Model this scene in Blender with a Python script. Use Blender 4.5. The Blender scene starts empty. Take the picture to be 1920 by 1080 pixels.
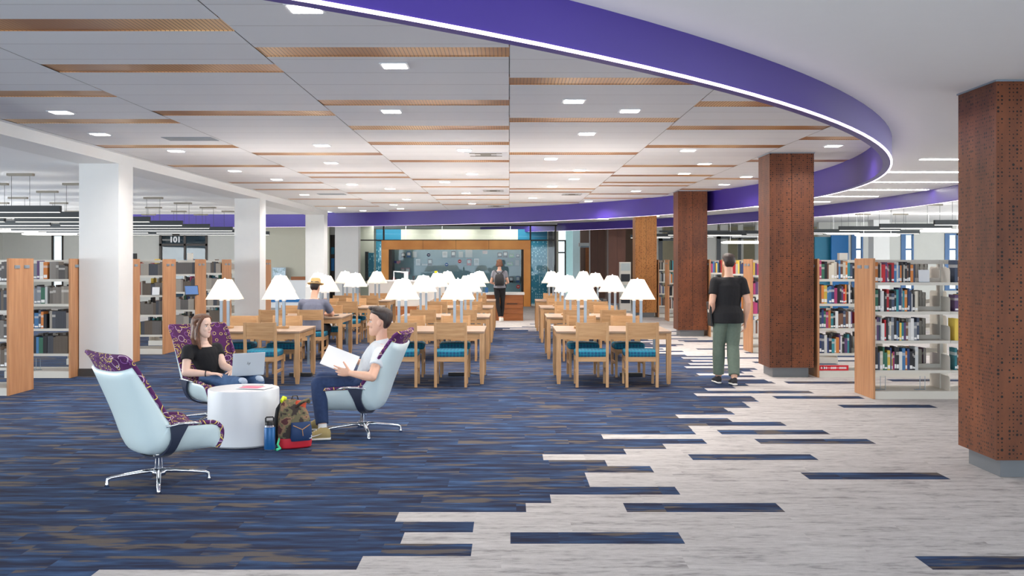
import bpy, bmesh, math, random
from mathutils import Vector, Matrix, Euler, noise
R = math.radians
PI = math.pi
scene = bpy.context.scene
col = scene.collection

# ---------------------------------------------------------------- camera
EYE, FOC = 1.66, 1890.0          # eye height (m), focal length in pixels of the 1920 frame
cam = bpy.data.cameras.new('camera')
cam.lens = FOC / 1920 * 36; cam.sensor_width = 36
cam.shift_x = 5 / 1920; cam.shift_y = -51 / 1920
cam.clip_end = 300
camo = bpy.data.objects.new('camera', cam); col.objects.link(camo)
camo.location = (0, 0, EYE); camo.rotation_euler = (PI / 2, 0, 0)
scene.camera = camo

# ---------------------------------------------------------------- world, exposure
vs = scene.view_settings
vs.view_transform = 'Standard'; vs.look = 'None'; vs.gamma = 1; vs.use_curve_mapping = False
vs.exposure = 0.95
w = bpy.data.worlds.new('world'); scene.world = w; w.use_nodes = True
bg = w.node_tree.nodes['Background']
bg.inputs[0].default_value = (0.86, 0.94, 1.0, 1); bg.inputs[1].default_value = .8

def area(name, loc, sx, sy, power, color=(1, 1, 1), rot=(0, 0, 0)):
    l = bpy.data.lights.new(name, 'AREA'); l.shape = 'RECTANGLE'; l.size = sx; l.size_y = sy
    l.energy = power; l.color = color
    o = bpy.data.objects.new(name, l); o.location = loc; o.rotation_euler = rot; col.objects.link(o)
    return o
# daylight from the tall window wall behind the photographer (out of the frame)
area('daylight_from_window_wall', (-3.0, -2.5, 1.6), 16, 2.2, 330, (0.76, 0.88, 1.0), (R(93), 0, 0))
area('added_left_ceiling_light', (-17.5, 14, 1.5), 26, 1.9, 1250, (0.92, 0.97, 1.0), (R(112), 0, R(-90)))  # added light sheet along the left side, tilted up to brighten the ceiling
area('added_right_ceiling_light', (19.5, 16, 1.5), 30, 1.9, 1200, (0.92, 0.97, 1.0), (R(112), 0, R(90)))  # the same added on the right side, tilted up for the ceiling

# ---------------------------------------------------------------- materials
def lin(r, g, b):
    f = lambda c: (c / 255) / 12.92 if c <= 10 else ((c / 255 + .055) / 1.055) ** 2.4
    return (f(r), f(g), f(b), 1)
class NT:
    def __init__(s, name):
        s.m = bpy.data.materials.new(name); s.m.use_nodes = True; s.t = s.m.node_tree
        s.b = s.t.nodes['Principled BSDF']; s.out = s.t.nodes['Material Output']
    def n(s, typ, **kw):
        nd = s.t.nodes.new(typ)
        for k, v in kw.items(): setattr(nd, k, v)
        return nd
    def set(s, sock, v):
        if isinstance(v, bpy.types.NodeSocket): s.t.links.new(v, sock)
        elif v is not None: sock.default_value = v
    def math(s, op, a, b=None, c=None):
        nd = s.n('ShaderNodeMath', operation=op)
        s.set(nd.inputs[0], a); s.set(nd.inputs[1], b)
        if c is not None: s.set(nd.inputs[2], c)
        return nd.outputs[0]
    def coord(s, kind='Object'): return s.n('ShaderNodeTexCoord').outputs[kind]
    def mapping(s, v, scale=(1, 1, 1), loc=(0, 0, 0), rot=(0, 0, 0)):
        nd = s.n('ShaderNodeMapping'); s.set(nd.inputs[0], v)
        nd.inputs['Location'].default_value = loc; nd.inputs['Rotation'].default_value = rot
        nd.inputs['Scale'].default_value = scale
        return nd.outputs[0]
    def noise(s, v, scale=5, detail=3, rough=.5, out=0):
        nd = s.n('ShaderNodeTexNoise'); s.set(nd.inputs['Vector'], v)
        nd.inputs['Scale'].default_value = scale; nd.inputs['Detail'].default_value = detail
        nd.inputs['Roughness'].default_value = rough
        return nd.outputs[out]
    def ramp(s, f, stops, interp='LINEAR'):
        nd = s.n('ShaderNodeValToRGB'); s.set(nd.inputs[0], f); e = nd.color_ramp.elements
        nd.color_ramp.interpolation = interp
        while len(e) < len(stops): e.new(.5)
        for i, (p, c) in enumerate(stops): e[i].position = p; e[i].color = c
        return nd.outputs[0]
    def mix(s, f, a, b, blend='MIX'):
        nd = s.n('ShaderNodeMix', data_type='RGBA', blend_type=blend)
        s.set(nd.inputs[0], f); s.set(nd.inputs[6], a); s.set(nd.inputs[7], b)
        return nd.outputs[2]
    def sep(s, v):
        nd = s.n('ShaderNodeSeparateXYZ'); s.set(nd.inputs[0], v); return nd.outputs
    def comb(s, x, y, z):
        nd = s.n('ShaderNodeCombineXYZ')
        for i, v in enumerate((x, y, z)): s.set(nd.inputs[i], v)
        return nd.outputs[0]
    def bump(s, h, strength=.3, dist=.01):
        nd = s.n('ShaderNodeBump'); s.set(nd.inputs['Height'], h)
        nd.inputs['Strength'].default_value = strength; nd.inputs['Distance'].default_value = dist
        s.t.links.new(nd.outputs[0], s.b.inputs['Normal'])
    def fin(s, color=None, rough=.5, metal=0, **kw):
        s.set(s.b.inputs['Base Color'], color); s.set(s.b.inputs['Roughness'], rough)
        s.set(s.b.inputs['Metallic'], metal)
        for k, v in kw.items(): s.set(s.b.inputs[k.replace('_', ' ')], v)
        return s.m

def plain(name, c, rough=.5, metal=0, vary=.06, scale=8, **kw):
    t = NT(name); v = t.coord()
    f = t.noise(v, scale, 3)
    a = tuple(x * (1 - vary) for x in c[:3]) + (1,); b = tuple(min(1, x * (1 + vary)) for x in c[:3]) + (1,)
    return t.fin(t.mix(f, a, b), rough, metal, **kw)
def glow(name, c, strength):
    t = NT(name)
    return t.fin((.8, .8, .8, 1), .5, 0, Emission_Color=c, Emission_Strength=strength)
def wood(name, dark, light, stretch=(1, 14, 14), scale=2.2, rough=.5):
    t = NT(name); v = t.coord()
    oi = t.n('ShaderNodeObjectInfo').outputs['Random']
    off = t.comb(t.math('MULTIPLY', oi, 37.0), t.math('MULTIPLY', oi, 11.0), 0)
    va = t.n('ShaderNodeVectorMath', operation='ADD'); t.set(va.inputs[0], v); t.set(va.inputs[1], off)
    g = t.noise(t.mapping(va.outputs[0], stretch), scale, 5, .6)
    h = t.noise(t.mapping(va.outputs[0], tuple(q * 4 for q in stretch)), scale * 2, 2)
    c = t.ramp(g, [(.3, dark), (.7, light)])
    c = t.mix(t.math('MULTIPLY', h, .22), c, tuple(x * .6 for x in dark[:3]) + (1,))
    return t.fin(c, rough)
M = {}
M['wall'] = plain('painted_wall', lin(214, 214, 208), .8, vary=.02)
M['wall_cream'] = plain('cream_wall', lin(205, 203, 186), .8, vary=.02)
M['col_white'] = plain('white_column_paint', lin(222, 222, 220), .7, vary=.02)
M['ceil'] = plain('smooth_ceiling_paint', lin(238, 238, 238), .8, vary=.01)
M['oak'] = wood('light_oak', lin(172, 128, 84), lin(206, 164, 116), (1, 14, 14))
M['oak_z'] = wood('light_oak_upright_grain', lin(174, 130, 86), lin(206, 166, 120), (14, 14, 1))
M['oak_y'] = wood('light_oak_table_top', lin(146, 120, 98), lin(168, 143, 120), (1, 12, 12))
M['panel_wood'] = wood('bookcase_end_wood', lin(172, 118, 78), lin(204, 152, 108), (10, 10, 1), 1.6)
M['desk_wood'] = wood('desk_wood', lin(132, 74, 34), lin(172, 104, 52), (1, 10, 10), 2)
M['portal'] = wood('bronze_portal', lin(206, 130, 54), lin(240, 168, 84), (.5, .5, .5), 2.2, .35)
M['steel'] = plain('cream_steel', lin(212, 208, 198), .45, vary=.02)
M['chrome'] = plain('polished_aluminium', (.82, .84, .87, 1), .16, 1, vary=.03)
M['alu'] = plain('brushed_aluminium', lin(150, 164, 176), .38, .5, vary=.03)
M['dark_metal'] = plain('dark_metal', lin(52, 56, 58), .45, .3, vary=.05)
M['black'] = plain('black_plastic', lin(24, 24, 27), .5)
M['mullion'] = plain('dark_bronze_mullion', lin(48, 42, 38), .4, .4)
M['plinth'] = plain('grey_plinth', lin(118, 122, 126), .4, .2, vary=.04)
M['canopy'] = plain('canopy_taupe', lin(128, 122, 110), .5)
M['white'] = plain('white_laminate', lin(232, 234, 236), .35, vary=.01)
M['shell'] = plain('white_moulded_shell', lin(214, 230, 230), .3, vary=.01)
M['rubber'] = plain('charcoal_bracket', lin(58, 64, 82), .35, .2)
M['base_board'] = plain('dark_baseboard', lin(66, 62, 60), .5)
M['vent'] = plain('grey_grille', lin(150, 158, 164), .5)
M['glow_down'] = glow('downlight_diffuser', (1, .95, .9, 1), 9)
M['glow_pav'] = glow('pavilion_light_panel', (1, .97, .92, 1), 3.5)
M['glow_line'] = glow('linear_light_diffuser', (1, .95, .9, 1), 17)
M['glow_led'] = glow('ring_led', (1, .80, .98, 1), 2.6)
M['glow_pend'] = glow('pendant_diffuser', (1, .93, .84, 1), 2.6)
M['teal_wall'] = plain('teal_wall', lin(20, 118, 150), .5)
M['blue_wall'] = plain('blue_wall', lin(8, 112, 180), .5)
M['screen'] = glow('window_light_glass', (.85, .95, 1, 1), 1.15)

# shade: linen lit from inside
t = NT('lamp_shade_linen'); v = t.coord(); z = t.sep(v)[2]
f = t.noise(t.mapping(v, (60, 60, 8)), 6, 2)
tl = t.n('ShaderNodeBsdfTranslucent'); tl.inputs[0].default_value = (.95, .90, .82, 1); mxs = t.n('ShaderNodeMixShader'); mxs.inputs[0].default_value = .62
M['shade'] = t.fin(lin(250, 242, 230), .8, 0, Emission_Color=t.mix(f, (1, .92, .84, 1), (1, .95, .90, 1)), Emission_Strength=.2)
t.set(mxs.inputs[1], t.b.outputs[0]); t.set(mxs.inputs[2], tl.outputs[0]); t.set(t.out.inputs[0], mxs.outputs[0])

# ceiling planks: fine seams every .31 m across the room
t = NT('ceiling_plank'); v = t.coord(); s = t.sep(v)
fr = t.math('FRACT', t.math('DIVIDE', s[1], .55))
seam = t.math('LESS_THAN', fr, .018)
cell = t.math('FLOOR', t.math('DIVIDE', s[1], .55)); cx = t.math('FLOOR', t.math('DIVIDE', s[0], 1.84))
wn = t.n('ShaderNodeTexWhiteNoise', noise_dimensions='2D'); t.set(wn.inputs[0], t.comb(cell, cx, 0))
base = t.mix(wn.outputs[0], lin(236, 236, 236), lin(241, 241, 240))
fine = t.noise(t.mapping(v, (2, 90, 1)), 3, 2)
base = t.mix(t.math('MULTIPLY', fine, .12), base, lin(206, 204, 202))
M['plank'] = t.fin(t.mix(seam, base, lin(196, 192, 190)), .6)

# copper slot with slim ribs
t = NT('copper_ribbed_slot'); v = t.coord(); s = t.sep(v)
fr = t.math('FRACT', t.math('DIVIDE', s[0], .030))
g = t.noise(t.mapping(v, (.9, .2, 1)), 1.2, 2)
c = t.ramp(g, [(.3, lin(164, 106, 58)), (.5, lin(206, 150, 92)), (.66, lin(244, 200, 140))])  # lightest tone paints the metal's highlights into the copper colour
M['copper'] = t.fin(t.mix(t.math('LESS_THAN', fr, .22), c, lin(150, 98, 58)), .36, .2)

# purple fascia
t = NT('purple_fascia'); v = t.coord()
M['purple'] = t.fin(t.mix(t.noise(v, .6, 2), lin(56, 38, 122), lin(70, 50, 148)), .4)

# perforated weathered steel on the columns: square grid of holes, size by chance
def perforated(name, c1, c2, pitch=.029, rmax=.34):
    t = NT(name); v = t.coord(); s = t.sep(v)
    gn = t.sep(t.n('ShaderNodeNewGeometry').outputs['Normal'])
    ax = t.math('GREATER_THAN', t.math('ABSOLUTE', gn[0]), .5)
    u = t.math('ADD', t.math('MULTIPLY', s[1], ax), t.math('MULTIPLY', s[0], t.math('SUBTRACT', 1.0, ax)))
    uu = t.math('DIVIDE', u, pitch); vv = t.math('DIVIDE', s[2], pitch)
    du = t.math('SUBTRACT', t.math('FRACT', uu), .5); dv = t.math('SUBTRACT', t.math('FRACT', vv), .5)
    r = t.math('SQRT', t.math('ADD', t.math('MULTIPLY', du, du), t.math('MULTIPLY', dv, dv)))
    cu = t.math('FLOOR', uu); cv = t.math('FLOOR', vv)
    wn = t.n('ShaderNodeTexWhiteNoise', noise_dimensions='3D'); t.set(wn.inputs[0], t.comb(cu, cv, ax))
    wc = t.n('ShaderNodeTexWhiteNoise', noise_dimensions='2D'); t.set(wc.inputs[0], t.comb(cu, ax, 0))
    n1 = wn.outputs[0]
    colsel = t.math('GREATER_THAN', wc.outputs[0], .22)
    size = t.math('MULTIPLY', t.math('GREATER_THAN', n1, .34), t.math('ADD', .15, t.math('MULTIPLY', t.math('POWER', n1, 4.0), rmax - .12)))
    size = t.math('MULTIPLY', size, colsel)
    hole = t.math('LESS_THAN', r, size)
    g = t.noise(t.mapping(v, (1, 1, .35)), 2.3, 5, .62)
    c = t.ramp(g, [(.32, c1), (.68, c2)])
    c = t.mix(t.math('MULTIPLY', t.noise(v, 60, 3), .25), c, tuple(x * .6 for x in c1[:3]) + (1,))
    return t.fin(t.mix(hole, c, lin(26, 14, 8)), .48, .15)
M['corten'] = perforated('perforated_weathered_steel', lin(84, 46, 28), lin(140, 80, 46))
M['corten_lit'] = perforated('perforated_steel_lit_warm', lin(176, 112, 56), lin(206, 142, 78))  # lighter copy of the column steel, warm light painted into its colour
M['corten_dark'] = wood('weathered_steel_sheet', lin(84, 50, 38), lin(108, 68, 52), (1, 1, .4), 2, .5)

# carpets
def carpet(name, kind):
    t = NT(name); v = t.coord()
    at = t.n('ShaderNodeAttribute', attribute_name='plank')
    off = t.n('ShaderNodeVectorMath', operation='SCALE'); t.set(off.inputs[0], at.outputs['Vector']); off.inputs['Scale'].default_value = 40
    va = t.n('ShaderNodeVectorMath', operation='ADD'); t.set(va.inputs[0], v); t.set(va.inputs[1], off.outputs[0])
    p = va.outputs[0]
    pile = t.noise(t.mapping(v, (160, 60, 1)), 1, 2)
    if kind == 'blue':
        a = t.noise(t.mapping(p, (1.0, 6.5, 1)), 1.5, 4, .6)
        b = t.noise(t.mapping(p, (1.1, 4.2, 1), (3, 7, 1)), 1.7, 3, .55)
        c = t.ramp(a, [(.28, lin(44, 38, 48)), (.42, lin(42, 48, 72)), (.55, lin(50, 72, 106)), (.72, lin(76, 107, 149))])
        c = t.mix(t.ramp(b, [(.55, (0, 0, 0, 1)), (.62, (.85, .85, .85, 1))]), c, lin(108, 98, 87))
        c = t.mix(t.math('MULTIPLY', pile, .30), c, lin(34, 34, 50))
    else:
        a = t.noise(t.mapping(p, (1.2, 6.5, 1)), 1.7, 4, .6)
        a2 = t.noise(t.mapping(p, (2.2, 7, 1)), 4.5, 4, .65)
        a = t.math('ADD', t.math('MULTIPLY', a, .55), t.math('MULTIPLY', a2, .45))
        c = t.ramp(a, [(.36, lin(146, 142, 141)), (.47, lin(190, 186, 183)), (.60, lin(208, 204, 201))])
        c = t.mix(t.math('MULTIPLY', pile, .3), c, lin(150, 143, 140))
    t.bump(pile, .25, .004)
    return t.fin(c, .95, 0, Specular_IOR_Level=.15)
M['carpet_blue'] = carpet('carpet_blue_planks', 'blue')
M['carpet_grey'] = carpet('carpet_grey_planks', 'grey')

# seat fabric: teal with rows of darker ovals
t = NT('teal_seat_fabric'); v = t.coord()
vo = t.n('ShaderNodeTexVoronoi'); t.set(vo.inputs['Vector'], t.mapping(v, (1, .6, 1))); vo.inputs['Scale'].default_value = 22; vo.inputs['Randomness'].default_value = .1
c = t.ramp(vo.outputs['Distance'], [(.24, lin(24, 46, 96)), (.36, lin(0, 92, 118)), (.58, lin(10, 138, 156))])
M['teal'] = t.fin(t.mix(t.noise(v, 60, 2), c, lin(10, 88, 124)), .85)

# purple upholstery with outlined rings of several sizes
t = NT('purple_ring_upholstery'); v = t.coord()
uvp = t.n('ShaderNodeAttribute', attribute_name='cloth').outputs['Vector']
c = t.mix(t.noise(v, 9, 2), lin(72, 24, 76), lin(96, 38, 98))
for sc, lo, hi, cc, seed in ((13, .28, .34, lin(150, 96, 164), 13), (17, .22, .29, lin(226, 206, 104), 9), (9, .28, .325, lin(216, 190, 208), 5), (6.6, .34, .38, lin(238, 212, 92), 0)):
    vo = t.n('ShaderNodeTexVoronoi', voronoi_dimensions='2D'); t.set(vo.inputs['Vector'], t.mapping(uvp, (1, 1, 1), (seed, seed * .7, 0)))
    vo.inputs['Scale'].default_value = sc; vo.inputs['Randomness'].default_value = .5
    d = vo.outputs['Distance']; cs = t.sep(vo.outputs['Color'])
    wob = t.math('SUBTRACT', d, t.math('MULTIPLY', cs[1], .06))
    band = t.math('MULTIPLY', t.math('GREATER_THAN', wob, lo - .03), t.math('LESS_THAN', wob, hi - .03))
    c = t.mix(t.math('MULTIPLY', band, t.math('GREATER_THAN', cs[0], .5)), c, cc)
M['purple_fab'] = t.fin(c, .85)

# book covers take each book's own colour
t = NT('book_cover'); oc = t.n('ShaderNodeObjectInfo').outputs['Color']; v = t.coord(); s = t.sep(v)
band = t.math('MULTIPLY', t.math('GREATER_THAN', s[2], .66), t.math('LESS_THAN', s[2], .80))
band = t.math('MULTIPLY', band, t.math('GREATER_THAN', t.n('ShaderNodeObjectInfo').outputs['Random'], .45))
M['cover'] = t.fin(t.mix(t.math('MULTIPLY', band, .5), oc, (.75, .72, .66, 1)), .5)
M['pages'] = plain('book_pages', lin(186, 182, 172), .8)
M['label'] = plain('spine_label', lin(240, 240, 238), .6, vary=.01)

# clear glass for the pavilion
t = NT('clear_glass'); tr = t.n('ShaderNodeBsdfTransparent'); gl = t.n('ShaderNodeBsdfGlossy'); mx = t.n('ShaderNodeMixShader')
tr.inputs[0].default_value = (.93, .97, .98, 1); gl.inputs['Roughness'].default_value = .02
fz = t.n('ShaderNodeFresnel'); fz.inputs[0].default_value = 1.33
t.set(mx.inputs[0], fz.outputs[0]); t.set(mx.inputs[1], tr.outputs[0]); t.set(mx.inputs[2], gl.outputs[0]); t.set(t.out.inputs[0], mx.outputs[0])
M['glass'] = t.m

# ---------------------------------------------------------------- mesh helpers
class MB:
    def __init__(s): s.v = []; s.f = []; s.mi = []; s.cur = 0
    def add(s, vs, fs):
        o = len(s.v); s.v += [tuple(p) for p in vs]
        for f in fs: s.f.append(tuple(i + o for i in f)); s.mi.append(s.cur)
        return s
    def box(s, x0, x1, y0, y1, z0, z1, m=None):
        vs = [(x, y, z) for z in (z0, z1) for y in (y0, y1) for x in (x0, x1)]
        if m is not None: vs = [m @ Vector(p) for p in vs]
        return s.add(vs, [(0, 2, 3, 1), (4, 5, 7, 6), (0, 1, 5, 4), (2, 6, 7, 3), (0, 4, 6, 2), (1, 3, 7, 5)])
    def cbox(s, c, d, m=None):
        if m is None: m = Matrix.Identity(4)
        return s.box(-d[0] / 2, d[0] / 2, -d[1] / 2, d[1] / 2, -d[2] / 2, d[2] / 2, Matrix.Translation(c) @ m)
    def taper(s, c0, d0, c1, d1):          # four sided bar from rectangle d0 at c0 up to rectangle d1 at c1
        vs = []
        for c, d in ((c0, d0), (c1, d1)):
            for sy in (-1, 1):
                for sx in (-1, 1): vs.append((c[0] + sx * d[0] / 2, c[1] + sy * d[1] / 2, c[2]))
        return s.add(vs, [(0, 2, 3, 1), (4, 5, 7, 6), (0, 1, 5, 4), (2, 6, 7, 3), (0, 4, 6, 2), (1, 3, 7, 5)])
    def tube(s, pts, rad, n=10, cap=True):
        pts = [Vector(p) for p in pts]; k = len(pts)
        rad = [rad] * k if isinstance(rad, (int, float)) else rad
        up = None; rings = []
        for i, p in enumerate(pts):
            d = (pts[min(i + 1, k - 1)] - pts[max(i - 1, 0)]).normalized()
            if up is None:
                up = Vector((0, 0, 1)) if abs(d.z) < .9 else Vector((0, 1, 0))
            a = d.cross(up).normalized(); b = a.cross(d).normalized(); up = b
            r = rad[i]; rx, ry = (r, r) if isinstance(r, (int, float)) else r
            rings.append([p + a * (rx * math.cos(2 * PI * j / n)) + b * (ry * math.sin(2 * PI * j / n)) for j in range(n)])
        vs = [q for r_ in rings for q in r_]; fs = []
        for i in range(k - 1):
            for j in range(n): fs.append((i * n + j, i * n + (j + 1) % n, (i + 1) * n + (j + 1) % n, (i + 1) * n + j))
        if cap: fs.append(tuple(range(n - 1, -1, -1))); fs.append(tuple((k - 1) * n + j for j in range(n)))
        return s.add(vs, fs)
    def lathe(s, prof, c=(0, 0, 0), n=24, m=None):
        vs = []
        for r, z in prof:
            for j in range(n): vs.append(Vector((c[0] + r * math.cos(2 * PI * j / n), c[1] + r * math.sin(2 * PI * j / n), c[2] + z)))
        if m is not None: vs = [m @ p for p in vs]
        k = len(prof); fs = []
        for i in range(k - 1):
            for j in range(n): fs.append((i * n + j, i * n + (j + 1) % n, (i + 1) * n + (j + 1) % n, (i + 1) * n + j))
        fs.append(tuple(range(n - 1, -1, -1))); fs.append(tuple((k - 1) * n + j for j in range(n)))
        return s.add(vs, fs)
    def ell(s, c, r, m=None, n=14, k=9):
        vs = []
        for i in range(k + 1):
            th = PI * i / k
            for j in range(n):
                ph = 2 * PI * j / n
                vs.append(Vector((r[0] * math.sin(th) * math.cos(ph), r[1] * math.sin(th) * math.sin(ph), r[2] * math.cos(th))))
        if m is not None: vs = [m @ p for p in vs]
        vs = [p + Vector(c) for p in vs]; fs = []
        for i in range(k):
            for j in range(n): fs.append((i * n + j, (i + 1) * n + j, (i + 1) * n + (j + 1) % n, i * n + (j + 1) % n))
        return s.add(vs, fs)
    def mesh(s, name, mats, smooth=False):
        me = bpy.data.meshes.new(name); me.from_pydata(s.v, [], s.f)
        for m in (mats if isinstance(mats, (list, tuple)) else [mats]): me.materials.append(M[m] if isinstance(m, str) else m)
        me.polygons.foreach_set('material_index', s.mi)
        if smooth:
            me.polygons.foreach_set('use_smooth', [True] * len(me.polygons))
            if smooth != 'all': me.set_sharp_from_angle(angle=R(40))
        me.update()
        return me
    def build(s, name, mats, parent=None, smooth=False, bevel=0, kind=None):
        o = bpy.data.objects.new(name, s.mesh(name, mats, smooth)); col.objects.link(o)
        if parent is not None: o.parent = parent
        if bevel:
            b = o.modifiers.new('bevel', 'BEVEL'); b.width = bevel; b.segments = 2; b.limit_method = 'ANGLE'; b.angle_limit = R(50)
        if kind: o['kind'] = kind
        return o
def B(x0, x1, y0, y1, z0, z1): return MB().box(x0, x1, y0, y1, z0, z1)
def tag(o, label=None, cat=None, group=None, kind=None):
    if label: o['label'] = label
    if cat: o['category'] = cat
    if group: o['group'] = group
    if kind: o['kind'] = kind
    return o
def thing(name, loc=(0, 0, 0), rz=0, label=None, cat=None, group=None):
    o = bpy.data.objects.new(name, None); o.empty_display_size = .1; col.objects.link(o)
    o.location = loc; o.rotation_euler = (0, 0, rz)
    return tag(o, label, cat, group)
def copy_tree(o, parent=None):
    c = o.copy(); col.objects.link(c)
    if parent is not None: c.parent = parent
    for ch in KIDS.get(o.name, []) or [k for k in o.children]: copy_tree(ch, c)
    return c
KIDS = {}
def struct(mb, name, mat, smooth=False, parent=None, bevel=0): return mb.build(name, mat, parent, smooth, bevel, None if parent else 'structure')
def wx(px, Y): return (px - 955) * Y / FOC
def wz(py, Y): return EYE - (py - 489) * Y / FOC
M['glow_oval'] = glow('oval_diffuser', (1, .97, .94, 1), 2.5)
# ================================================================ the setting
# ---- floor of carpet planks
random.seed(7)
RH = .2485; Y0 = 5.666; LP = 1.014
edge_px = [  # (row middle y in the photo, x of the blue / grey border there)
    (1084, 165), (1056, 674), (1030, 884.5), (1008, 755), (987, 888), (968, 745), (950, 986), (933, 1032), (918, 1269), (904, 1103), (891, 1098),
    (879, 1222), (867, 1136), (857, 1018), (847, 1172), (837, 1246), (828, 1322), (820, 1130), (811, 1302), (803, 1295), (795, 1470),
    (787, 1368), (781, 1270), (774, 1374), (767, 1360), (761, 1402), (755, 1394), (750, 1418), (745, 1412), (738.7, 1302), (734, 1519), (728, 1380),
    (721, 1400), (717, 1450), (711, 1380), (703, 1310), (698, 1392)]
ebY = {}
for py, px in edge_px:
    Yc = EYE * FOC / (py - 489); ebY.setdefault(round((Yc - Y0) / RH - .5), (px - 955) * Yc / FOC)
iso = [(957, 1277, 1007), (1171, 1461, 949.5), (1294, 1526, 856.5), (1504, 1762, 888.5), (1723, 2010, 1049), (1419, 1632, 826.5), (1349, 1550, 810.5),
       (1573, 1747, 760.5), (1450, 1613, 744), (1473, 1610, 717), (1700, 1850, 690), (1560, 1680, 668), (1440, 1560, 651), (1270, 1350, 638), (1340, 1440, 648)]
isoY = {}
for a, b, py in iso:
    Yc = EYE * FOC / (py - 489); isoY.setdefault(round((Yc - Y0) / RH - .5), []).append(((a - 955) * Yc / FOC, (b - 955) * Yc / FOC))
fl = MB(); ids = []
def plank(x0, x1, y0, y1, kind):
    fl.cur = kind; fl.add([(x0, y0, 0), (x1, y0, 0), (x1, y1, 0), (x0, y1, 0)], [(0, 1, 2, 3)]); ids.append((random.random(), random.random(), 0))
def fill(x0, x1, y0, y1, kind):
    x = x0; first = random.uniform(.2, LP)
    while x < x1 - 1e-4:
        e = min(x + first, x1); first = LP
        plank(x, e, y0, y1, kind); x = e
for n in range(-40, 150):
    y0 = Y0 + n * RH; y1 = y0 + RH; ym = (y0 + y1) / 2
    if n in ebY: xb = ebY[n]
    elif ym < 5.6: xb = -.8 - (5.6 - ym) * .55 + random.uniform(-.6, .6)
    else:
        q = 14.3 ** 2 - (ym - 16.8) ** 2 * 1.12
        xb = -10.9 + math.sqrt(q) + random.uniform(-.7, .5) if q > 0 and ym < 24.2 else None
        if ym > 22.5 and xb is not None: xb = min(xb, 1.0 + random.uniform(-.8, .8) + (24.2 - ym) * .8)
    if xb is None:
        extra = [(random.uniform(-8, 4),) for _ in range(2)] if ym < 30 else []
        segs = [(-18.6, 22.3, 1)]
        if ym < 26.5:
            p = random.uniform(-4, 1); segs = [(-18.6, p, 0 if ym < 25.4 and random.random() < .6 else 1), (p, p + LP, 0), (p + LP, 22.3, 1)]
    else:
        segs = [(-18.6, xb, 0)]; x = xb
        pl = sorted(isoY.get(n, []))
        if not pl and n > 32 and random.random() < .55:
            p = xb + random.uniform(.5, 2.2); pl = [(p, p + LP)]
        for a, b in pl:
            a = max(a, x + .01); segs += [(x, a, 1), (a, b, 0)]; x = b
        segs.append((x, 22.3, 1))
    for a, b, k in segs:
        if b > a: fill(a, b, y0, y1, k)
fo = struct(fl, 'floor', ['carpet_blue', 'carpet_grey'])
at = fo.data.attributes.new('plank', 'FLOAT_VECTOR', 'FACE')
at.data.foreach_set('vector', [c for t3 in ids for c in t3])
YN, YF = -4.2, 42.5      # room depth
XL, XR = -18.6, 15

# ---- ceilings and rings
ZB, ZI, ZO = 2.77, 3.20, 3.04
C1 = (-10.99, 17.17); R1 = 16.37
C2 = (-18.0, 20.12); R2 = 26.3
def arc(c, r, a): return (c[0] + r * math.cos(a), c[1] + r * math.sin(a))
NA = 160
mb = MB()                                   # outer smooth ceiling: everything outside the first ring
ra = [2 * PI * i / NA for i in range(NA + 1)]
for i in range(NA):
    a, b = ra[i], ra[i + 1]
    p, q = arc(C1, R1 - .01, a), arc(C1, R1 - .01, b); P, Q = arc(C1, 60, a), arc(C1, 60, b)
    mb.add([(*p, ZO), (*q, ZO), (*Q, ZO), (*P, ZO)], [(0, 1, 2, 3)])
struct(mb, 'ceiling', 'ceil')
# planked ceiling inside the ring: the slots are real recesses cut between the panels
XB = -5.62
slots = {0: [7.27, 9.65, 11.5, 13.05, 15.4, 18.9, 20.8, 23.5, 25.1, 27.4],
         -1: [6.42, 7.9, 10.35, 14.35, 17.45, 18.4, 22.7, 26.6, 30.6],
         -2: [9.13, 10.95, 13.4, 16.2, 19.7, 21.6, 25.0, 28.3],
         1: [8.48, 10.86, 14.3, 17.4, 21.4, 22.4, 26.5],
         2: [9.73, 11.5, 13.4, 16.2, 18.05, 19.65, 20.5, 23.05, 24.6],
         3: [12.5, 15.35, 18.75, 21.5]}
SW = .34
mb = MB(); sl = []
for k in range(-3, 4):
    x0, x1 = max(k * 1.84 - 1.84 + .0035, XB), k * 1.84 - .0035
    if k == -3: x0, x1 = XB - .0, -3.68 - 1.84 - .006
    ys = sorted(slots.get(k, [])); y = .6
    for s0 in ys + [33.6]:
        if x1 > x0: mb.add([(x0, y, ZI), (x1, y, ZI), (x1, s0, ZI), (x0, s0, ZI)], [(3, 2, 1, 0)])
        if s0 < 33: sl.append((x0, x1, s0)); y = s0 + SW
struct(mb, 'ceiling_planks', 'plank')
struct(B(XB, 5.6, .6, 33.6, ZI + .06, ZI + .08), 'ceiling_backing', 'canopy')
for x0, x1, y in sl:
    if math.hypot(x0 - C1[0], y - C1[1]) > R1 + .4 and math.hypot(x1 - C1[0], y - C1[1]) > R1 + .4: continue
    m = MB(); m.box(x0 - .01, x1 + .01, y - .005, y + SW + .005, ZI + .006, ZI + .03)
    m.add([(x0, y, ZI), (x1, y, ZI), (x1, y, ZI + .006), (x0, y, ZI + .006)], [(0, 1, 2, 3)])
    m.add([(x0, y + SW, ZI), (x1, y + SW, ZI), (x1, y + SW, ZI + .006), (x0, y + SW, ZI + .006)], [(3, 2, 1, 0)])
    o = struct(m, 'trim_%d' % (len([q for q in bpy.data.objects if q.name.startswith('trim_')]) + 1), 'copper')
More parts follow.
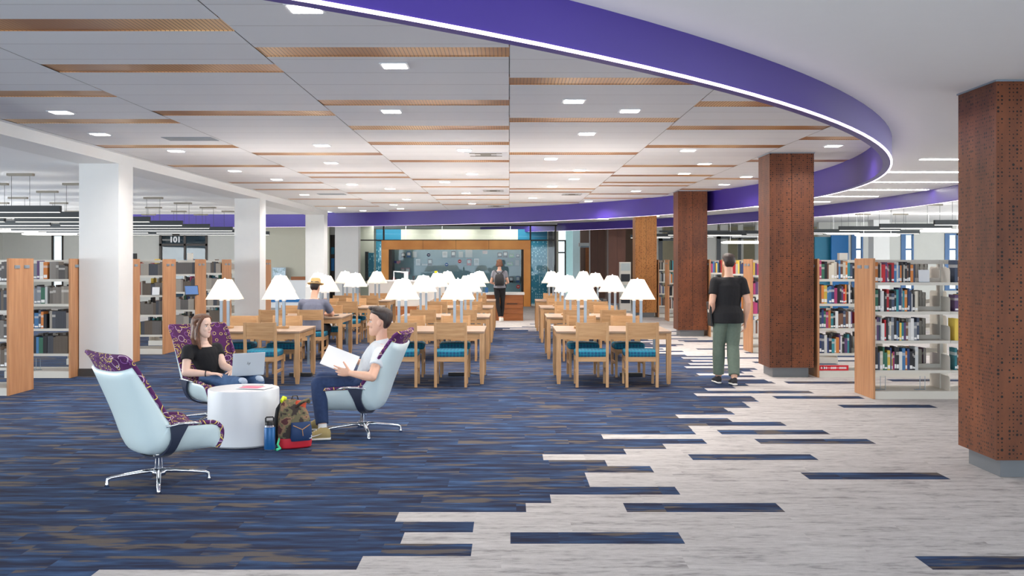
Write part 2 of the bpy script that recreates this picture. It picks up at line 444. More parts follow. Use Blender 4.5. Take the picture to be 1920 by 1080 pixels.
# left zone slab (its right face is the white beam)
mb = MB().box(XL - 2, -6.21, YN, 31.0, 3.09, 3.25); struct(mb, 'ceiling_left', 'ceil')
mb = MB().box(-6.21, XB, YN, 31.2, 3.06, 3.24); struct(mb, 'trim_beam', 'col_white')
def ring(c, r, a0, a1, zb, zt, th, name, led):
    m = MB(); n = 120; vs = []
    for i in range(n + 1):
        a = a0 + (a1 - a0) * i / n
        for rr, z in ((r, zb), (r, zt), (r - th, zt), (r - th, zb)): vs.append((*arc(c, rr, a), z))
    fs = []
    for i in range(n):
        for j in range(4): fs.append((i * 4 + j, (i + 1) * 4 + j, (i + 1) * 4 + (j + 1) % 4, i * 4 + (j + 1) % 4))
    fs += [(0, 1, 2, 3), (n * 4 + 3, n * 4 + 2, n * 4 + 1, n * 4)]
    m.add(vs, fs); o = struct(m, name, 'purple', smooth=True)
    m = MB(); vs = []
    for i in range(n + 1):
        a = a0 + (a1 - a0) * i / n
        for rr, z in ((r + led[1], zb - .002), (r + led[1], zb + .012), (r - led[0], zb + .012), (r - led[0], zb - .002)): vs.append((*arc(c, rr, a), z))
    m.add(vs, fs); l = m.build('led_strip', 'glow_led', o)
    return o
r1 = ring(C1, R1, R(-80), R(100), ZB, ZI + .02, .10, 'trim_ring_fascia', (.016, .004))
r2 = ring(C2, R2, R(-45), R(50), ZB, ZO + .03, .10, 'trim_outer_ring_fascia', (.012, -.004))

# ---- outer walls
def wall_with(name, axis, c, a0, a1, z1, holes, mat, th=.2):
    # wall plane at coordinate c, running along the other axis from a0 to a1; holes = (b0, b1, z0, z1)
    m = MB(); a = a0
    def bx(p, q, z0, zz):
        if q - p < 1e-4 or zz - z0 < 1e-4: return
        if axis == 'y': m.box(p, q, c, c + th, z0, zz)
        else: m.box(c, c + th, p, q, z0, zz)
    for b0, b1, h0, h1 in sorted(holes):
        bx(a, b0, 0, z1); bx(b0, b1, 0, h0); bx(b0, b1, h1, z1); a = b1
    bx(a, a1, 0, z1)
    return struct(m, name, mat)
def window_y(n, x0, x1, z0, z1, y, mat='mullion', bars=(.62,), vbars=0):
    m = MB(); f = .06
    m.box(x0, x1, y - .02, y + .06, z1 - f, z1).box(x0, x1, y - .02, y + .06, z0, z0 + f)
    m.box(x0, x0 + f, y - .02, y + .06, z0, z1).box(x1 - f, x1, y - .02, y + .06, z0, z1)
    for b in bars: m.box(x0, x1, y - .01, y + .05, z0 + (z1 - z0) * b - .03, z0 + (z1 - z0) * b + .03)
    if n > 1 and n < 8: m.box(x0, x0 + .17, y - .03, y + .04, z0, z1)
    for k in range(vbars): xx = x0 + (x1 - x0) * (k + 1) / (vbars + 1); m.box(xx - .03, xx + .03, y - .01, y + .05, z0, z1)
    o = struct(m, 'window_%d' % n, mat)
    MB().box(x0 + .01, x1 - .01, y + .02, y + .025, z0 + .01, z1 - .01).build('pane', 'glass', o)
    return o
# left zone back wall (beyond the shelving) at Y 36.5
YBL = 36.6
hl = [(wx(-60, YBL), wx(8, YBL), .9, 2.6), (wx(97, YBL), wx(119, YBL), .3, 2.62), (wx(299, YBL), wx(389, YBL), 0, 2.64), (wx(618, YBL), wx(628, YBL), 0, 2.6)]
hl[0] = (-16.0 + -2.6, wx(8, YBL), .9, 2.6)
wall_with('wall_back_left', 'y', YBL, -18.6, wx(672, YBL), 3.06, hl[1:], 'wall')
window_y(1, *hl[1], YBL, 'mullion', (.55,))
# the room 101 front: dark framed glass
d = struct(MB().box(hl[2][0], hl[2][1], YBL - .04, YBL + .02, 2.56, 2.66).box(hl[2][0], hl[2][1], YBL - .04, YBL + .02, 2.2, 2.28)
   .box(hl[2][0], hl[2][0] + .09, YBL - .04, YBL + .02, 0, 2.66).box(hl[2][1] - .07, hl[2][1], YBL - .04, YBL + .02, 0, 2.66)
   .box(wx(345, YBL), wx(349, YBL), YBL - .04, YBL + .02, 0, 2.66), 'door_1', 'mullion')
MB().box(hl[2][0], hl[2][1], YBL, YBL + .01, 0, 2.6).build('pane', 'glass', d)
struct(B(hl[2][0] - .5, hl[2][1] + .5, YBL + .5, YBL + .6, 0, 3), 'wall_room', plain('dim_blue_room', lin(36, 66, 84), .7))
struct(B(hl[2][0] - .5, hl[2][1] + .5, YBL + .2, YBL + 2.3, 2.9, 3), 'ceiling_room', 'ceil')
f = bpy.data.curves.new('room_number', 'FONT'); f.body = '101'; f.size = .28; f.extrude = .01; f.align_x = 'CENTER'; f.offset = .012
fo_ = bpy.data.objects.new('tmp_text', f); col.objects.link(fo_)
dg = bpy.context.evaluated_depsgraph_get()
me = bpy.data.meshes.new_from_object(fo_.evaluated_get(dg)); bpy.data.objects.remove(fo_)
me.materials.clear(); me.materials.append(M['white'])
o = bpy.data.objects.new('room_number', me); o.location = (wx(329.5, YBL), YBL - .06, wz(454, YBL)); o.rotation_euler = (PI / 2, 0, 0); col.objects.link(o)
o.parent = d
# dark door with blue and teal panels next to the fourth white column
d2 = struct(B(hl[3][0], hl[3][1], YBL - .02, YBL + .05, 0, 2.6), 'door_2', 'mullion')
MB().box(hl[3][0] + .06, hl[3][1] - .02, YBL - .035, YBL - .02, 1.3, 1.75).build('glazing', 'blue_wall', d2)
MB().box(hl[3][0] + .06, hl[3][1] - .02, YBL - .035, YBL - .02, 1.9, 2.15).build('glazing', 'teal_wall', d2)
# cream wall behind columns two and three
struct(B(wx(470, 36.2), wx(617, 36.2), 36.2, 36.4, 0, 3.04), 'wall_cream', 'wall_cream')
# left side: window wall far left
wall_with('wall_left', 'x', -18.6, YN, YBL, 3.1, [(y, y + 1.6, .9, 2.6) for y in (2, 6, 10, 14, 18, 22, 26, 30)], 'wall')
# right zone back wall, blue wall and windows
YBR = 36.0
hr = [(wx(p, YBR), wx(q, YBR), .6, 2.64) for p, q in ((1596, 1618), (1689, 1713), (1771, 1796), (1880, 1906))]
wall_with('wall_back_right', 'y', YBR, wx(1535, YBR), 22.5, 3.06, hr, 'wall')
for i, h_ in enumerate(hr): window_y(2 + i, *h_, YBR, plain('blue_window_frame', lin(24, 92, 150), .4), (.72,))
wb = struct(B(wx(1528, 35.4), wx(1568, 35.4), 35.4, 35.5, 0, 2.5), 'wall_teal_panel', 'teal_wall')
struct(B(wx(1559, 35.2), wx(1591, 35.2), 35.2, 35.3, 0, 2.55), 'wall_blue_panel', 'blue_wall')
struct(B(wx(1638, 34), wx(1668, 34), 34, 34.5, 0, 3.05), 'wall_pier', 'col_white')
wall_with('wall_right', 'x', 22.3, YN, YBR, 3.1, [(y, y + 1.6, .9, 2.6) for y in (2, 6, 10, 14, 18, 22, 26, 30)], 'wall')
# framed meeting rooms behind the right shelving, px 1228 to 1422
YM = 38.6
m = MB()
struct(B(wx(1210, 41), wx(1545, 41), 41, 41.2, 0, 3.05), 'wall_meeting_room', plain('beige_room_wall', lin(196, 188, 160), .8))
for a, b in ((1228, 1242), (1326, 1345), (1350, 1365), (1384, 1394), (1416, 1424)): m.box(wx(a, YM), wx(b, YM), YM, YM + .1, 0, 3.05)
m2 = MB()
for a, b, zt in ((1243, 1264, 2.55), (1366, 1386, 2.55), (1394, 1418, 2.6)): pass
m2.box(wx(1235, YM), wx(1242, YM), YM - .06, YM, 0, 2.6).box(wx(1235, YM), wx(1300, YM), YM - .06, YM, 2.42, 2.6)
m2.box(wx(1344, YM), wx(1351, YM), YM - .06, YM, 0, 2.62).box(wx(1344, YM), wx(1420, YM), YM - .06, YM, 2.5, 2.62)
m2.box(wx(1384, YM), wx(1389, YM), YM - .06, YM, 0, 2.62).box(wx(1236, YM), wx(1540, YM), YM - .05, YM + .02, 2.75, 2.82)
struct(m2, 'door_3', plain('grey_door_frame', lin(84, 88, 92), .5))
struct(m, 'wall_meeting_front', 'wall')
# alcove right of the pavilion: bright window, pale walls, brown wall with exit light and wood door
YA = 46
window_y(8, wx(1040, YA), wx(1061, YA), .0, wz(450, YA), YA, 'mullion', (.78,))
struct(B(wx(1061, YA), wx(1101, YA), YA, YA + .2, 0, 3.04), 'wall_alcove', plain('pale_aqua_wall', lin(172, 206, 206), .7))
struct(B(wx(1074, 44), wx(1090, 44), 44, 44.1, 0, 3.04), 'wall_alcove_return', plain('pale_blue_wall', lin(196, 222, 230), .7))
struct(B(wx(1088, 43), wx(1262, 43), 43, 43.2, 0, 3.04), 'wall_brown', plain('taupe_wall', lin(132, 108, 98), .8))
dd = struct(B(wx(1098, 42.9), wx(1107, 42.9), 42.9, 42.98, 0, wz(462, 42.9)), 'door_4', 'desk_wood')
struct(B(-18.6, 22.3, 47.5, 47.7, 3.04, 3.2), 'wall_far_header', 'wall')
# baseboards
struct(B(wx(470, 36.2), wx(617, 36.2), 36.17, 36.2, 0, .12), 'baseboard_back', 'base_board')

# ---- white columns on the left
for i, (yn, dp, w_) in enumerate(((14.5, .55, .59), (22.7, .55, .59), (30.6, .55, .59))):
    m = MB().box(-6.19, -5.62, yn, yn + dp, .0, 3.062)
    o = tag(m.build('column', 'col_white'), ['nearest white square column beside the left bookcases', 'second white square column, behind the seated woman with laptop', 'third white square column, behind the man in the straw hat'][i], 'column', 'white columns along the left beam')
    MB().box(-6.195, -5.605, yn - .015, yn + dp + .015, 0, .11).build('baseboard', 'base_board', o)
o = tag(B(wx(628, 36), wx(672, 36), 36, 36.5, 0, 3.04).build('column', 'col_white'), 'wide white pier at the left end of the glass pavilion', 'column')
# ---- weathered steel columns on the right
def steel_column(x0, yn, wd, dp, zt, mat, label, joint=True, warm=False):
    t_ = thing('clad_column', (x0, yn, 0), 0, label, 'column', 'weathered steel columns')
    m = MB().box(0, wd / 2 - .003 if joint else wd, 0, dp, .14, zt)
    m.build('cladding', mat, t_)
    if joint:
        MB().box(wd / 2 + .003, wd, 0, dp, .14, zt).build('cladding', mat, t_)
        MB().box(wd / 2 - .003, wd / 2 + .003, .01, dp, .14, zt).build('joint', 'black', t_)
    MB().box(.06, wd - .06, .06, dp - .06, 0, .14).build('plinth', 'plinth', t_)
    MB().box(-.01, wd + .01, -.01, dp + .01, zt, zt + .012).build('top_trim', 'alu', t_)
    return t_
steel_column(3.71, 7.68, .75, .65, ZO - .014, 'corten', 'large perforated rust-brown steel column nearest the camera at right edge', joint=False)
steel_column(3.70, 14.33, .63, .64, ZI - .014, 'corten', 'perforated rust-brown column behind the walking man, with mid joint')
steel_column(3.70, 22.1, .64, .64, ZI - .014, 'corten', 'perforated brown column just left of the walking man')
steel_column(3.70, 29.6, .63, .64, ZO - .014, 'corten_lit', 'golden lit perforated column behind the right-hand lamps')
steel_column(wx(1141, 36), 36, .61, .64, ZO - .014, 'corten_dark', 'smooth dark brown column between the golden lit column and the farthest one')
steel_column(wx(1107.5, 41), 41.2, .60, .64, ZO - .014, 'corten_dark', 'smallest and farthest dark brown column near the brown wall')
# ---- ceiling fittings
down = [(115, 210), (187.5, 251), (740, 122.5), (733.7, 208), (1076, 189), (1181, 207), (1100.5, 250), (330, 282.5), (440, 320), (603.7, 272), (621, 305), (870.7, 281), (885, 325.7), (833.7, 340.5),
        (660.5, 345.5), (731, 353.7), (519, 336), (571, 364.7), (873.7, 361.5), (762.5, 373.5), (885, 381.5), (738, 383.5), (750.7, 391), (641, 389), (680.5, 394.7), (1290.5, 281.5), (1321, 306.7), (1283, 325),
        (1033, 297), (1087.5, 318.7), (1076.5, 335), (1035.5, 348.7), (1192.5, 357.7), (998.7, 371), (1103.7, 376.7), (1399.5, 331), (1358, 345.5), (1562.5, 273), (572, 15)]
bay = lambda x: max(-3, min(2, math.floor(x / 1.84)))
bn = {-3: 'beside the white beam', -2: 'above the left table column', -1: 'just left of the ceiling centre seam', 0: 'just right of the ceiling centre seam', 1: 'above the right table column', 2: 'nearest the purple ring at right'}
ordn = ['nearest', 'second', 'third', 'fourth', 'fifth', 'sixth', 'seventh', 'eighth', 'ninth', 'tenth', 'eleventh', 'twelfth', 'thirteenth']
pos = sorted([((ZI - EYE) * FOC / (489 - py), px) for px, py in down]); cnt = {}
for Yd, px in pos:
    x = wx(px, Yd); b = bay(x); k = cnt.get(b, 0); cnt[b] = k + 1
    t_ = thing('downlight', (x, Yd, ZI), 0, 'square downlight %s, %s the camera' % (bn[b], ordn[k] + ' from' if k else 'nearest'), 'light', 'square downlights in the plank ceiling')
    MB().box(-.11, .11, -.11, .11, -.008, -.001).build('trim_plate', 'white', t_)
    MB().box(-.09, .09, -.09, .09, -.012, -.008).build('diffuser', 'glow_down', t_)
    l = bpy.data.lights.new('downlight_beam', 'AREA'); l.size = .18; l.energy = (8 if x > 3.5 else 16) if Yd > 9 else 9; l.color = (1, .94, .89); l.spread = R(150)
    lo = bpy.data.objects.new('downlight_beam', l); lo.location = (0, 0, -.02); lo.parent = t_; col.objects.link(lo)
for i, (px, py, wv, dv, lb) in enumerate(((357, 260, .62, .36, 'grey rectangular air grille in the ceiling near the left beam'), (911, 289, .62, .5, 'square air diffuser left of the ceiling centre seam, nearest one'),
        (925, 357, .6, .55, 'air diffuser left of the ceiling centre seam, middle one'), (930, 386, .6, .6, 'air diffuser left of the ceiling centre seam, farthest one'),
        (622, 364, .62, .4, 'grey air grille far along the left beam'), (1072, 364, .6, .5, 'air diffuser right of the ceiling centre seam, far back'))):
    Yd = (ZI - EYE) * FOC / (489 - py); t_ = thing('air_grille', (wx(px, Yd), Yd, ZI - .001), 0, lb, 'vent', 'ceiling air grilles')
    MB().box(-wv / 2, wv / 2, -dv / 2, dv / 2, -.006, 0).build('frame', 'vent' if i in (0, 4) else 'white', t_)
    if i not in (0, 4):
        for k in range(1, 4):
            s_ = wv / 2 * k / 4; q = dv / 2 * k / 4
            for sg in (-1, 1): MB().box(-s_, s_, sg * q - .01, sg * q + .01, -.014, -.006).build('louvre', 'canopy', t_)
# open slotted grille by the ring
t_ = thing('slot_diffuser', (.3, 5.75, ZI), 0, 'open louvred ceiling slot just behind the purple ring near the centre', 'vent')
for k in range(5): B(-.28 + k * .16, -.27 + k * .16, -.28, .12, -.05, -.0).build('blade', 'white', t_)
MB().box(-.3, .8, -.3, .14, -.004, -.001).build('frame', 'canopy', t_)
# linear lights in the smooth ceiling between the two rings
lines = [(5.57, 8.0, 13.65), (5.75, 8.2, 15.6), (5.75, 8.3, 17.6), (5.7, 8.1, 19.5), (5.4, 7.86, 21.5), (5.1, 7.46, 23.5), (4.75, 6.9, 25.6), (2.06, 3.25, 33.0), (3.5, 4.6, 31.0)]
for i, (a, b, y) in enumerate(lines):
    t_ = thing('linear_light', ((a + b) / 2, y, ZO), 0, 'slim white linear light in smooth ceiling between purple rings, %s the camera' % (['nearest', 'second from', 'third from', 'fourth from', 'fifth from', 'sixth from', 'seventh from', 'farthest from', 'eighth from'][i]), 'light', 'linear lights between the rings')
    MB().box(-(b - a) / 2 - .02, (b - a) / 2 + .02, -.05, .05, -.006, -.001).build('frame', 'white', t_)
    MB().box(-(b - a) / 2, (b - a) / 2, -.04, .04, -.012, -.006).build('diffuser', 'glow_line', t_)
# black linear pendants
def x_is_left(x): return x < 0
def pendant(xc, y, L, zc, label, group, zb=2.45, caps=(-.72, .72), bright=False):
    t_ = thing('linear_pendant', (xc, y, zb), 0, label, 'pendant light', group)
    MB().box(-L / 2, L / 2, -.045, .045, .004, .112).build('housing', 'dark_metal', t_)
    MB().box(-L / 2 + .02, L / 2 - .02, -.034, .034, 0, .004).build('diffuser', 'glow_pend', t_)
    l = bpy.data.lights.new('added_pendant_uplight', 'AREA'); l.shape = 'RECTANGLE'; l.size = L - .1; l.size_y = .06; l.energy = 1.6 if x_is_left(xc) else 2.5; l.color = (1, .97, .92); l.spread = R(160)  # upward light added on top of the housing to brighten the ceiling
    lo = bpy.data.objects.new('added_pendant_uplight', l); lo.location = (0, 0, .115); lo.rotation_euler = (PI, 0, 0); lo.parent = t_; col.objects.link(lo)
    for c in caps:
        MB().box(c - .21, c + .21, -.05, .05, zc - zb - .04, zc - zb).build('canopy', 'canopy', t_)
        for s_ in (-.15, .15): MB().tube([(c + s_, 0, .1), (c + s_, 0, zc - zb - .03)], .004, 4).build('cable', 'dark_metal', t_)
    return t_
oN = ['first', 'second', 'third', 'fourth', 'fifth', 'sixth', 'seventh', 'eighth', 'ninth', 'tenth']
for k in range(8):
    y = 16.5 + 2.05 * k
    pendant(-8.72, y, 2.75, 3.09, 'black linear pendant over the left bookcases, inner line, %s from the camera' % oN[k], 'pendants over the left bookcases')
    if k > 0 or True: pendant(-11.75, y - .02, 2.9, 3.09, 'black linear pendant over the left bookcases, outer line, %s from the camera' % oN[k], 'pendants over the left bookcases')
rp = [(9.4, 11.6, 22.3), (9.0, 10.75, 24.5), (8.6, 10.2, 26.3), (7.3, 9.98, 28.7), (7.1, 9.4, 30.2), (6.3, 8.5, 32.0), (4.7, 6.8, 33.5), (4.9, 7.2, 31.2), (4.2, 5.6, 35.0), (7.4, 9.6, 33.6), (9.8, 12, 29.5)]
for k, (a, b, y) in enumerate(rp):
    pendant((a + b) / 2, y, b - a, 3.04, 'black linear pendant over the right bookcases, %s' % ['nearest, partly behind the big column', 'second, level with the first window', 'third, joined line beside the windows', 'long one next to the second rust column', 'behind the long one', 'farther back above the teal panel', 'above the walking man, right of his head', 'above the walking man, left of his head', 'small one seen left of the golden lit column', 'back row beside the blue wall', 'at far right near the last window'][k], 'pendants over the right bookcases', caps=(-(b - a) / 4, (b - a) / 4))
# oval glowing pendants
for k, (px, py, L, y) in enumerate(((1395, 455, 1.5, 33), (1645, 441, 1.3, 29), (1585, 437.5, 1.2, 31), (1768, 433, 1.4, 29.6), (30, 433.5, 1.3, 30), (95, 439, 1.9, 33))):
    t_ = thing('oval_pendant', (wx(px, y), y, wz(py, y)), 0, ['white glowing oval pendant to the right of the walking man', 'white glowing oval pendant in front of the first right window', 'white glowing oval pendant above the blue panel', 'white glowing oval pendant beside the big right column', 'white glowing bar pendant at the far left edge', 'long white glowing bar pendant left of the nearest white column'][k], 'pendant light')
    MB().lathe([(.0, .05), (.8, .05), (1, .02), (1, -.01), (.9, -.03), (0, -.03)], n=28, m=Matrix.Diagonal((L / 2, .22, 1, 1))).build('diffuser', 'glow_oval', t_, smooth=True)
    for s_ in (-.3, .3): MB().tube([(s_ * L, 0, .04), (s_ * L, 0, 3.04 - wz(py, y))], .005, 4).build('cable', 'white', t_)
# ================================================================ reading tables, chairs, lamps
TH = .72
def make_table(label):
    t_ = thing('reading_table', (0, 0, 0), 0, label, 'table', 'oak reading tables')
    W, D = 1.54, 1.14                       # origin: middle of the table on the floor
    MB().box(-W / 2, W / 2, -D / 2, D / 2, TH - .03, TH).build('tabletop', 'oak_y', t_, bevel=.005)
    ap = MB().box(-W / 2 + .06, W / 2 - .06, -D / 2 + .02, -D / 2 + .045, TH - .11, TH - .03).box(-W / 2 + .06, W / 2 - .06, D / 2 - .045, D / 2 - .02, TH - .11, TH - .03)
    ap.box(-W / 2 + .02, -W / 2 + .045, -D / 2 + .06, D / 2 - .06, TH - .11, TH - .03).box(W / 2 - .045, W / 2 - .02, -D / 2 + .06, D / 2 - .06, TH - .11, TH - .03)
    ap.build('apron', 'oak', t_)
    for sx in (-1, 1):
        for sy in (-1, 1):
            x, y = sx * (W / 2 - .035), sy * (D / 2 - .035)
            l = MB().taper((x, y, .13), (.062, .062), (x, y, TH - .03), (.062, .062)).taper((x, y, .012), (.044, .044), (x, y, .13), (.062, .062)).build('leg', 'oak_z', t_)
            MB().lathe([(.014, 0), (.014, .013)], (x, y, 0), 8).build('glide', 'chrome', l)
    MB().box(W / 2 - .10, W / 2 - .07, D / 2 - .13, D / 2 - .08, .17, TH - .12).build('cable_channel', 'alu', t_)
    return t_
def make_chair(label):
    # origin on the floor under the seat; the sitter faces +y, the backrest is at -y
    t_ = thing('reading_chair', (0, 0, 0), 0, label, 'chair', 'oak reading chairs')
    for sx in (-1, 1):
        x = sx * .197
        MB().taper((x, -.205, .01), (.036, .034), (x, -.205, .40), (.036, .042)).taper((x, -.205, .40), (.036, .042), (x, -.245, .86), (.034, .028)).build('leg', 'oak_z', t_)
        MB().taper((x, .205, .01), (.030, .030), (x, .205, .405), (.036, .036)).build('leg', 'oak_z', t_)
        MB().box(x - .012, x + .012, -.19, .19, .19, .225).build('stretcher', 'oak', t_)
    MB().box(-.18, .18, -.215, -.19, .345, .405).box(-.18, .18, .19, .215, .345, .405).box(-.21, -.185, -.19, .19, .345, .405).box(.185, .21, -.19, .19, .345, .405).build('seat_frame', 'oak', t_)
    vs = MB(); m = Matrix.Rotation(R(5), 4, 'X')
    k = 9; pts = []
    for i in range(k):
        u = -1 + 2 * i / (k - 1); bow = -.012 * (1 - u * u)
        for yy in (-.012, .012):
            for zz in (.685, .855):
                lean = -.229 - (zz - .685) * .08
                pts.append((u * .182, lean + bow + yy, zz))
    fs = []
    for i in range(k - 1):
        a, b = i * 4, i * 4 + 4
        fs += [(a, b, b + 1, a + 1), (a + 2, a + 3, b + 3, b + 2), (a + 1, b + 1, b + 3, a + 3), (a, a + 2, b + 2, b)]
    fs += [(0, 1, 3, 2), ((k - 1) * 4, (k - 1) * 4 + 2, (k - 1) * 4 + 3, (k - 1) * 4 + 1)]
    MB().add(pts, fs).build('backrest', 'oak', t_)
    m = MB(); n = 12; pts = []; lay = [(.96, .405), (1.0, .42), (1.02, .448), (1.0, .472), (.93, .486), (.6, .494), (.0, .496)]
    for s_, z in lay:
        for j in range(4 * n):
            a = 2 * PI * (j + .5) / (4 * n); c, q = math.cos(a), math.sin(a); e = .28
            pts.append((s_ * .218 * math.copysign(abs(c) ** e, c), .005 + s_ * .215 * math.copysign(abs(q) ** e, q), z))
    fs = []
    for i in range(len(lay) - 1):
        for j in range(4 * n): fs.append((i * 4 * n + j, i * 4 * n + (j + 1) % (4 * n), (i + 1) * 4 * n + (j + 1) % (4 * n), (i + 1) * 4 * n + j))
    m.add(pts, fs).build('seat', 'teal', t_, smooth='all')
    return t_
def make_lamp(label):
    t_ = thing('table_lamp', (0, 0, 0), 0, label, 'lamp', 'table lamps on the reading tables')
    MB().box(-.11, .11, -.055, .055, 0, .032).build('base', 'oak', t_, bevel=.004)
    for sx in (-1, 1):
        p = MB().box(sx * .048 - .019, sx * .048 + .019, -.019, .019, .032, .385).build('post', 'alu', t_)
        MB().box(sx * .048 - .026, sx * .048 + .026, -.026, .026, .385, .393).lathe([(.014, .393), (.014, .41)], (sx * .048, 0, 0), 10).build('collar', 'white', p)
    # rectangular shade, open top and bottom, with real thickness and cut corners
    def ringp(a, b, c, z):
        return [(-a + c, -b, z), (a - c, -b, z), (a, -b + c, z), (a, b - c, z), (a - c, b, z), (-a + c, b, z), (-a, b - c, z), (-a, -b + c, z)]
    rs = [ringp(.232, .15, .015, .405), ringp(.088, .062, .01, .68), ringp(.084, .058, .01, .68), ringp(.226, .144, .015, .405)]
    vs = [p for r_ in rs for p in r_]; fs = []
    for i in range(4):
        for j in range(8): fs.append((i * 8 + j, i * 8 + (j + 1) % 8, ((i + 1) % 4) * 8 + (j + 1) % 8, ((i + 1) % 4) * 8 + j))
    MB().add(vs, fs).build('lamp_shade', 'shade', t_)
    l = bpy.data.lights.new('lamp_bulb', 'POINT'); l.energy = 1.0; l.color = (1, .90, .80); l.shadow_soft_size = .06
    lo = bpy.data.objects.new('lamp_bulb', l); lo.location = (0, 0, .56); lo.parent = t_; col.objects.link(lo)
    l = bpy.data.lights.new('lamp_upward_light', 'AREA'); l.shape = 'RECTANGLE'; l.size = .13; l.size_y = .09; l.energy = 4.6; l.color = (1, .94, .90); l.spread = R(175)
    lo = bpy.data.objects.new('lamp_upward_light', l); lo.location = (0, 0, .677); lo.rotation_euler = (PI, 0, 0); lo.parent = t_; col.objects.link(lo)
    MB().box(-.085, .085, -.004, .004, .672, .68).lathe([(.004, .68), (.012, .688), (.008, .70), (.0, .702)], n=8).build('finial', 'alu', t_)
    return t_
chair0 = make_chair('x'); table0 = make_table('x'); lamp0 = make_lamp('x')
def place(proto, loc, rz, label, first=[]):
    o = proto if proto.name not in first else copy_tree(proto)
    if proto.name not in first: first.append(proto.name)
    o.location = loc; o.rotation_euler = (0, 0, rz); o['label'] = label
    return o
cols = [(-3.57, 'left'), (-1.10, 'middle'), (1.395, 'right')]
rowN = ['front', 'second', 'third', 'rearmost']
random.seed(3)
for ci, (cx, cn) in enumerate(cols):
    for r in range(4):
        yf = 13.45 + 3.42 * r; cy = yf + .57
        place(table0, (cx, cy, 0), 0, 'oak reading table with two lamps, %s row of the %s table column' % (rowN[r], cn))
        for s_, sn in ((-1, 'left'), (1, 'right')):
            place(lamp0, (cx + s_ * .387, cy, TH + .001), 0, 'lit table lamp with white shade, %s one on the %s table of the %s column' % (sn, rowN[r], cn))
            jx, jr = random.uniform(-.03, .03), random.uniform(-.05, .05)
            near = (cx + s_ * .325 + (.01 if cn != 'left' else 0) + jx * (r > 0), yf - .10, 0)
            if ci == 0 and r == 1 and s_ == 1: near = (-3.27, yf - .07, 0); jr = 0
            place(chair0, near, jr * (r > 0), 'teal-seated oak chair, camera side %s, at the %s table of the %s column' % (sn, rowN[r], cn))
            place(chair0, (cx + s_ * .325 + (-.02 if ci == 2 else 0) - jx, yf + 1.04, 0), PI + jr, 'teal-seated oak chair, far side %s, at the %s table of the %s column' % (sn, rowN[r], cn))
for i, (x, y) in enumerate(((-3.0, 14.5), (-.72, 14.55), (1.75, 14.5))):
    t_ = thing('floor_power_box', (x, y, 0), 0, 'black floor power strip under the front table of the %s column' % cols[i][1], 'power strip', 'power strips under the front tables')
    MB().box(-.16, .16, -.04, .04, 0, .05).build('housing', 'black', t_, bevel=.006)
    MB().tube([(.16, 0, .03), (.24, .03, .015), (.32, -.02, .008), (.4, .05, .3 if False else .008)], .006, 6).build('cord', 'black', t_)
o = B(-.05, .05, -.09, .09, 0, .012).build('tablet', 'black', None, bevel=.004); o.location = (-2.98, 17.25, TH + .002); tag(o, 'small dark phone lying on the table beside the man in the straw hat', 'phone')

# ================================================================ bookcases and books
def bookmesh():
    out = []
    for kind in range(3):
        m = MB(); m.cur = 0
        e = .035
        m.box(0, 1, 0, .04, 0, 1)              # spine
        m.box(0, .1, .04, 1, 0, 1); m.box(.9, 1, .04, 1, 0, 1)
        m.cur = 1; m.box(.1, .9, .04, .97, .02, .98)
        if kind != 1: m.cur = 2; m.box(.08, .92, -.012, 0, .07, .17 + .04 * kind)
        out.append(m.mesh('book_%d' % kind, ['cover', 'pages', 'label']))
    return out
BM = bookmesh(); NB = 0; bulk = {}
pal_bright = [((.50, .02, .03), 'red'), ((.72, .72, .70), 'white'), ((.02, .02, .025), 'black'), ((.025, .05, .16), 'navy blue'), ((.06, .20, .42), 'blue'), ((.72, .52, .08), 'yellow'), ((.60, .20, .04), 'orange'),
              ((.04, .16, .10), 'green'), ((.12, .06, .16), 'purple'), ((.42, .05, .16), 'crimson'), ((.58, .54, .44), 'cream'), ((.03, .22, .26), 'teal'), ((.16, .08, .05), 'brown'), ((.20, .22, .25), 'grey'),
              ((.66, .66, .64), 'white'), ((.03, .03, .035), 'black'), ((.05, .07, .12), 'dark blue'), ((.02, .02, .025), 'black'), ((.60, .62, .62), 'pale grey'), ((.52, .48, .40), 'beige')]
pal_law = [((.10, .09, .085), 'charcoal'), ((.17, .15, .13), 'grey-brown'), ((.22, .20, .18), 'taupe grey'), ((.06, .065, .08), 'slate'), ((.30, .27, .23), 'stone grey'), ((.13, .10, .075), 'dark brown')]
MAXB = 300
bulk_mb = {}
def book(x, y, z, w_, d, h, colr, cname, face, where, kind, lean=0):
    global NB
    if NB >= MAXB:
        key = cname; mb_ = bulk_mb.setdefault(key, (MB(), colr))[0]
        if face < 0: mb_.box(x, x + w_, y, y + d, z, z + h)
        else: mb_.box(x, x + w_, y - d, y, z, z + h)
        return
    NB += 1
    o = bpy.data.objects.new('book', BM[kind]); col.objects.link(o)
    if face < 0: o.location = (x, y, z); o.rotation_euler = (0, lean, 0)
    else: o.location = (x + w_, y, z); o.rotation_euler = (0, 0, PI)
    o.scale = (w_, d, h); o.color = (*colr, 1)
    o['label'] = where % ((('tall ' if h > .245 else 'short ' if h < .205 else '') + ('thick ' if w_ > .042 else 'thin ' if w_ < .02 else '') + cname).strip())
    o['category'] = 'book'; o['group'] = 'books on the ' + grp
    return o
ORD = ['first', 'second', 'third', 'fourth', 'fifth', 'sixth', 'seventh', 'eighth', 'ninth', 'tenth', '11th', '12th', '13th', '14th', '15th', '16th', '17th', '18th', '19th', '20th', '21st', '22nd', '23rd', '24th', '25th', '26th', '27th', '28th', '29th', '30th', '31st', '32nd', '33rd', '34th', '35th', '36th', '37th', '38th', '39th', '40th']
SHN = {3: 'top', 2: 'second', 1: 'third', 0: 'bottom'}
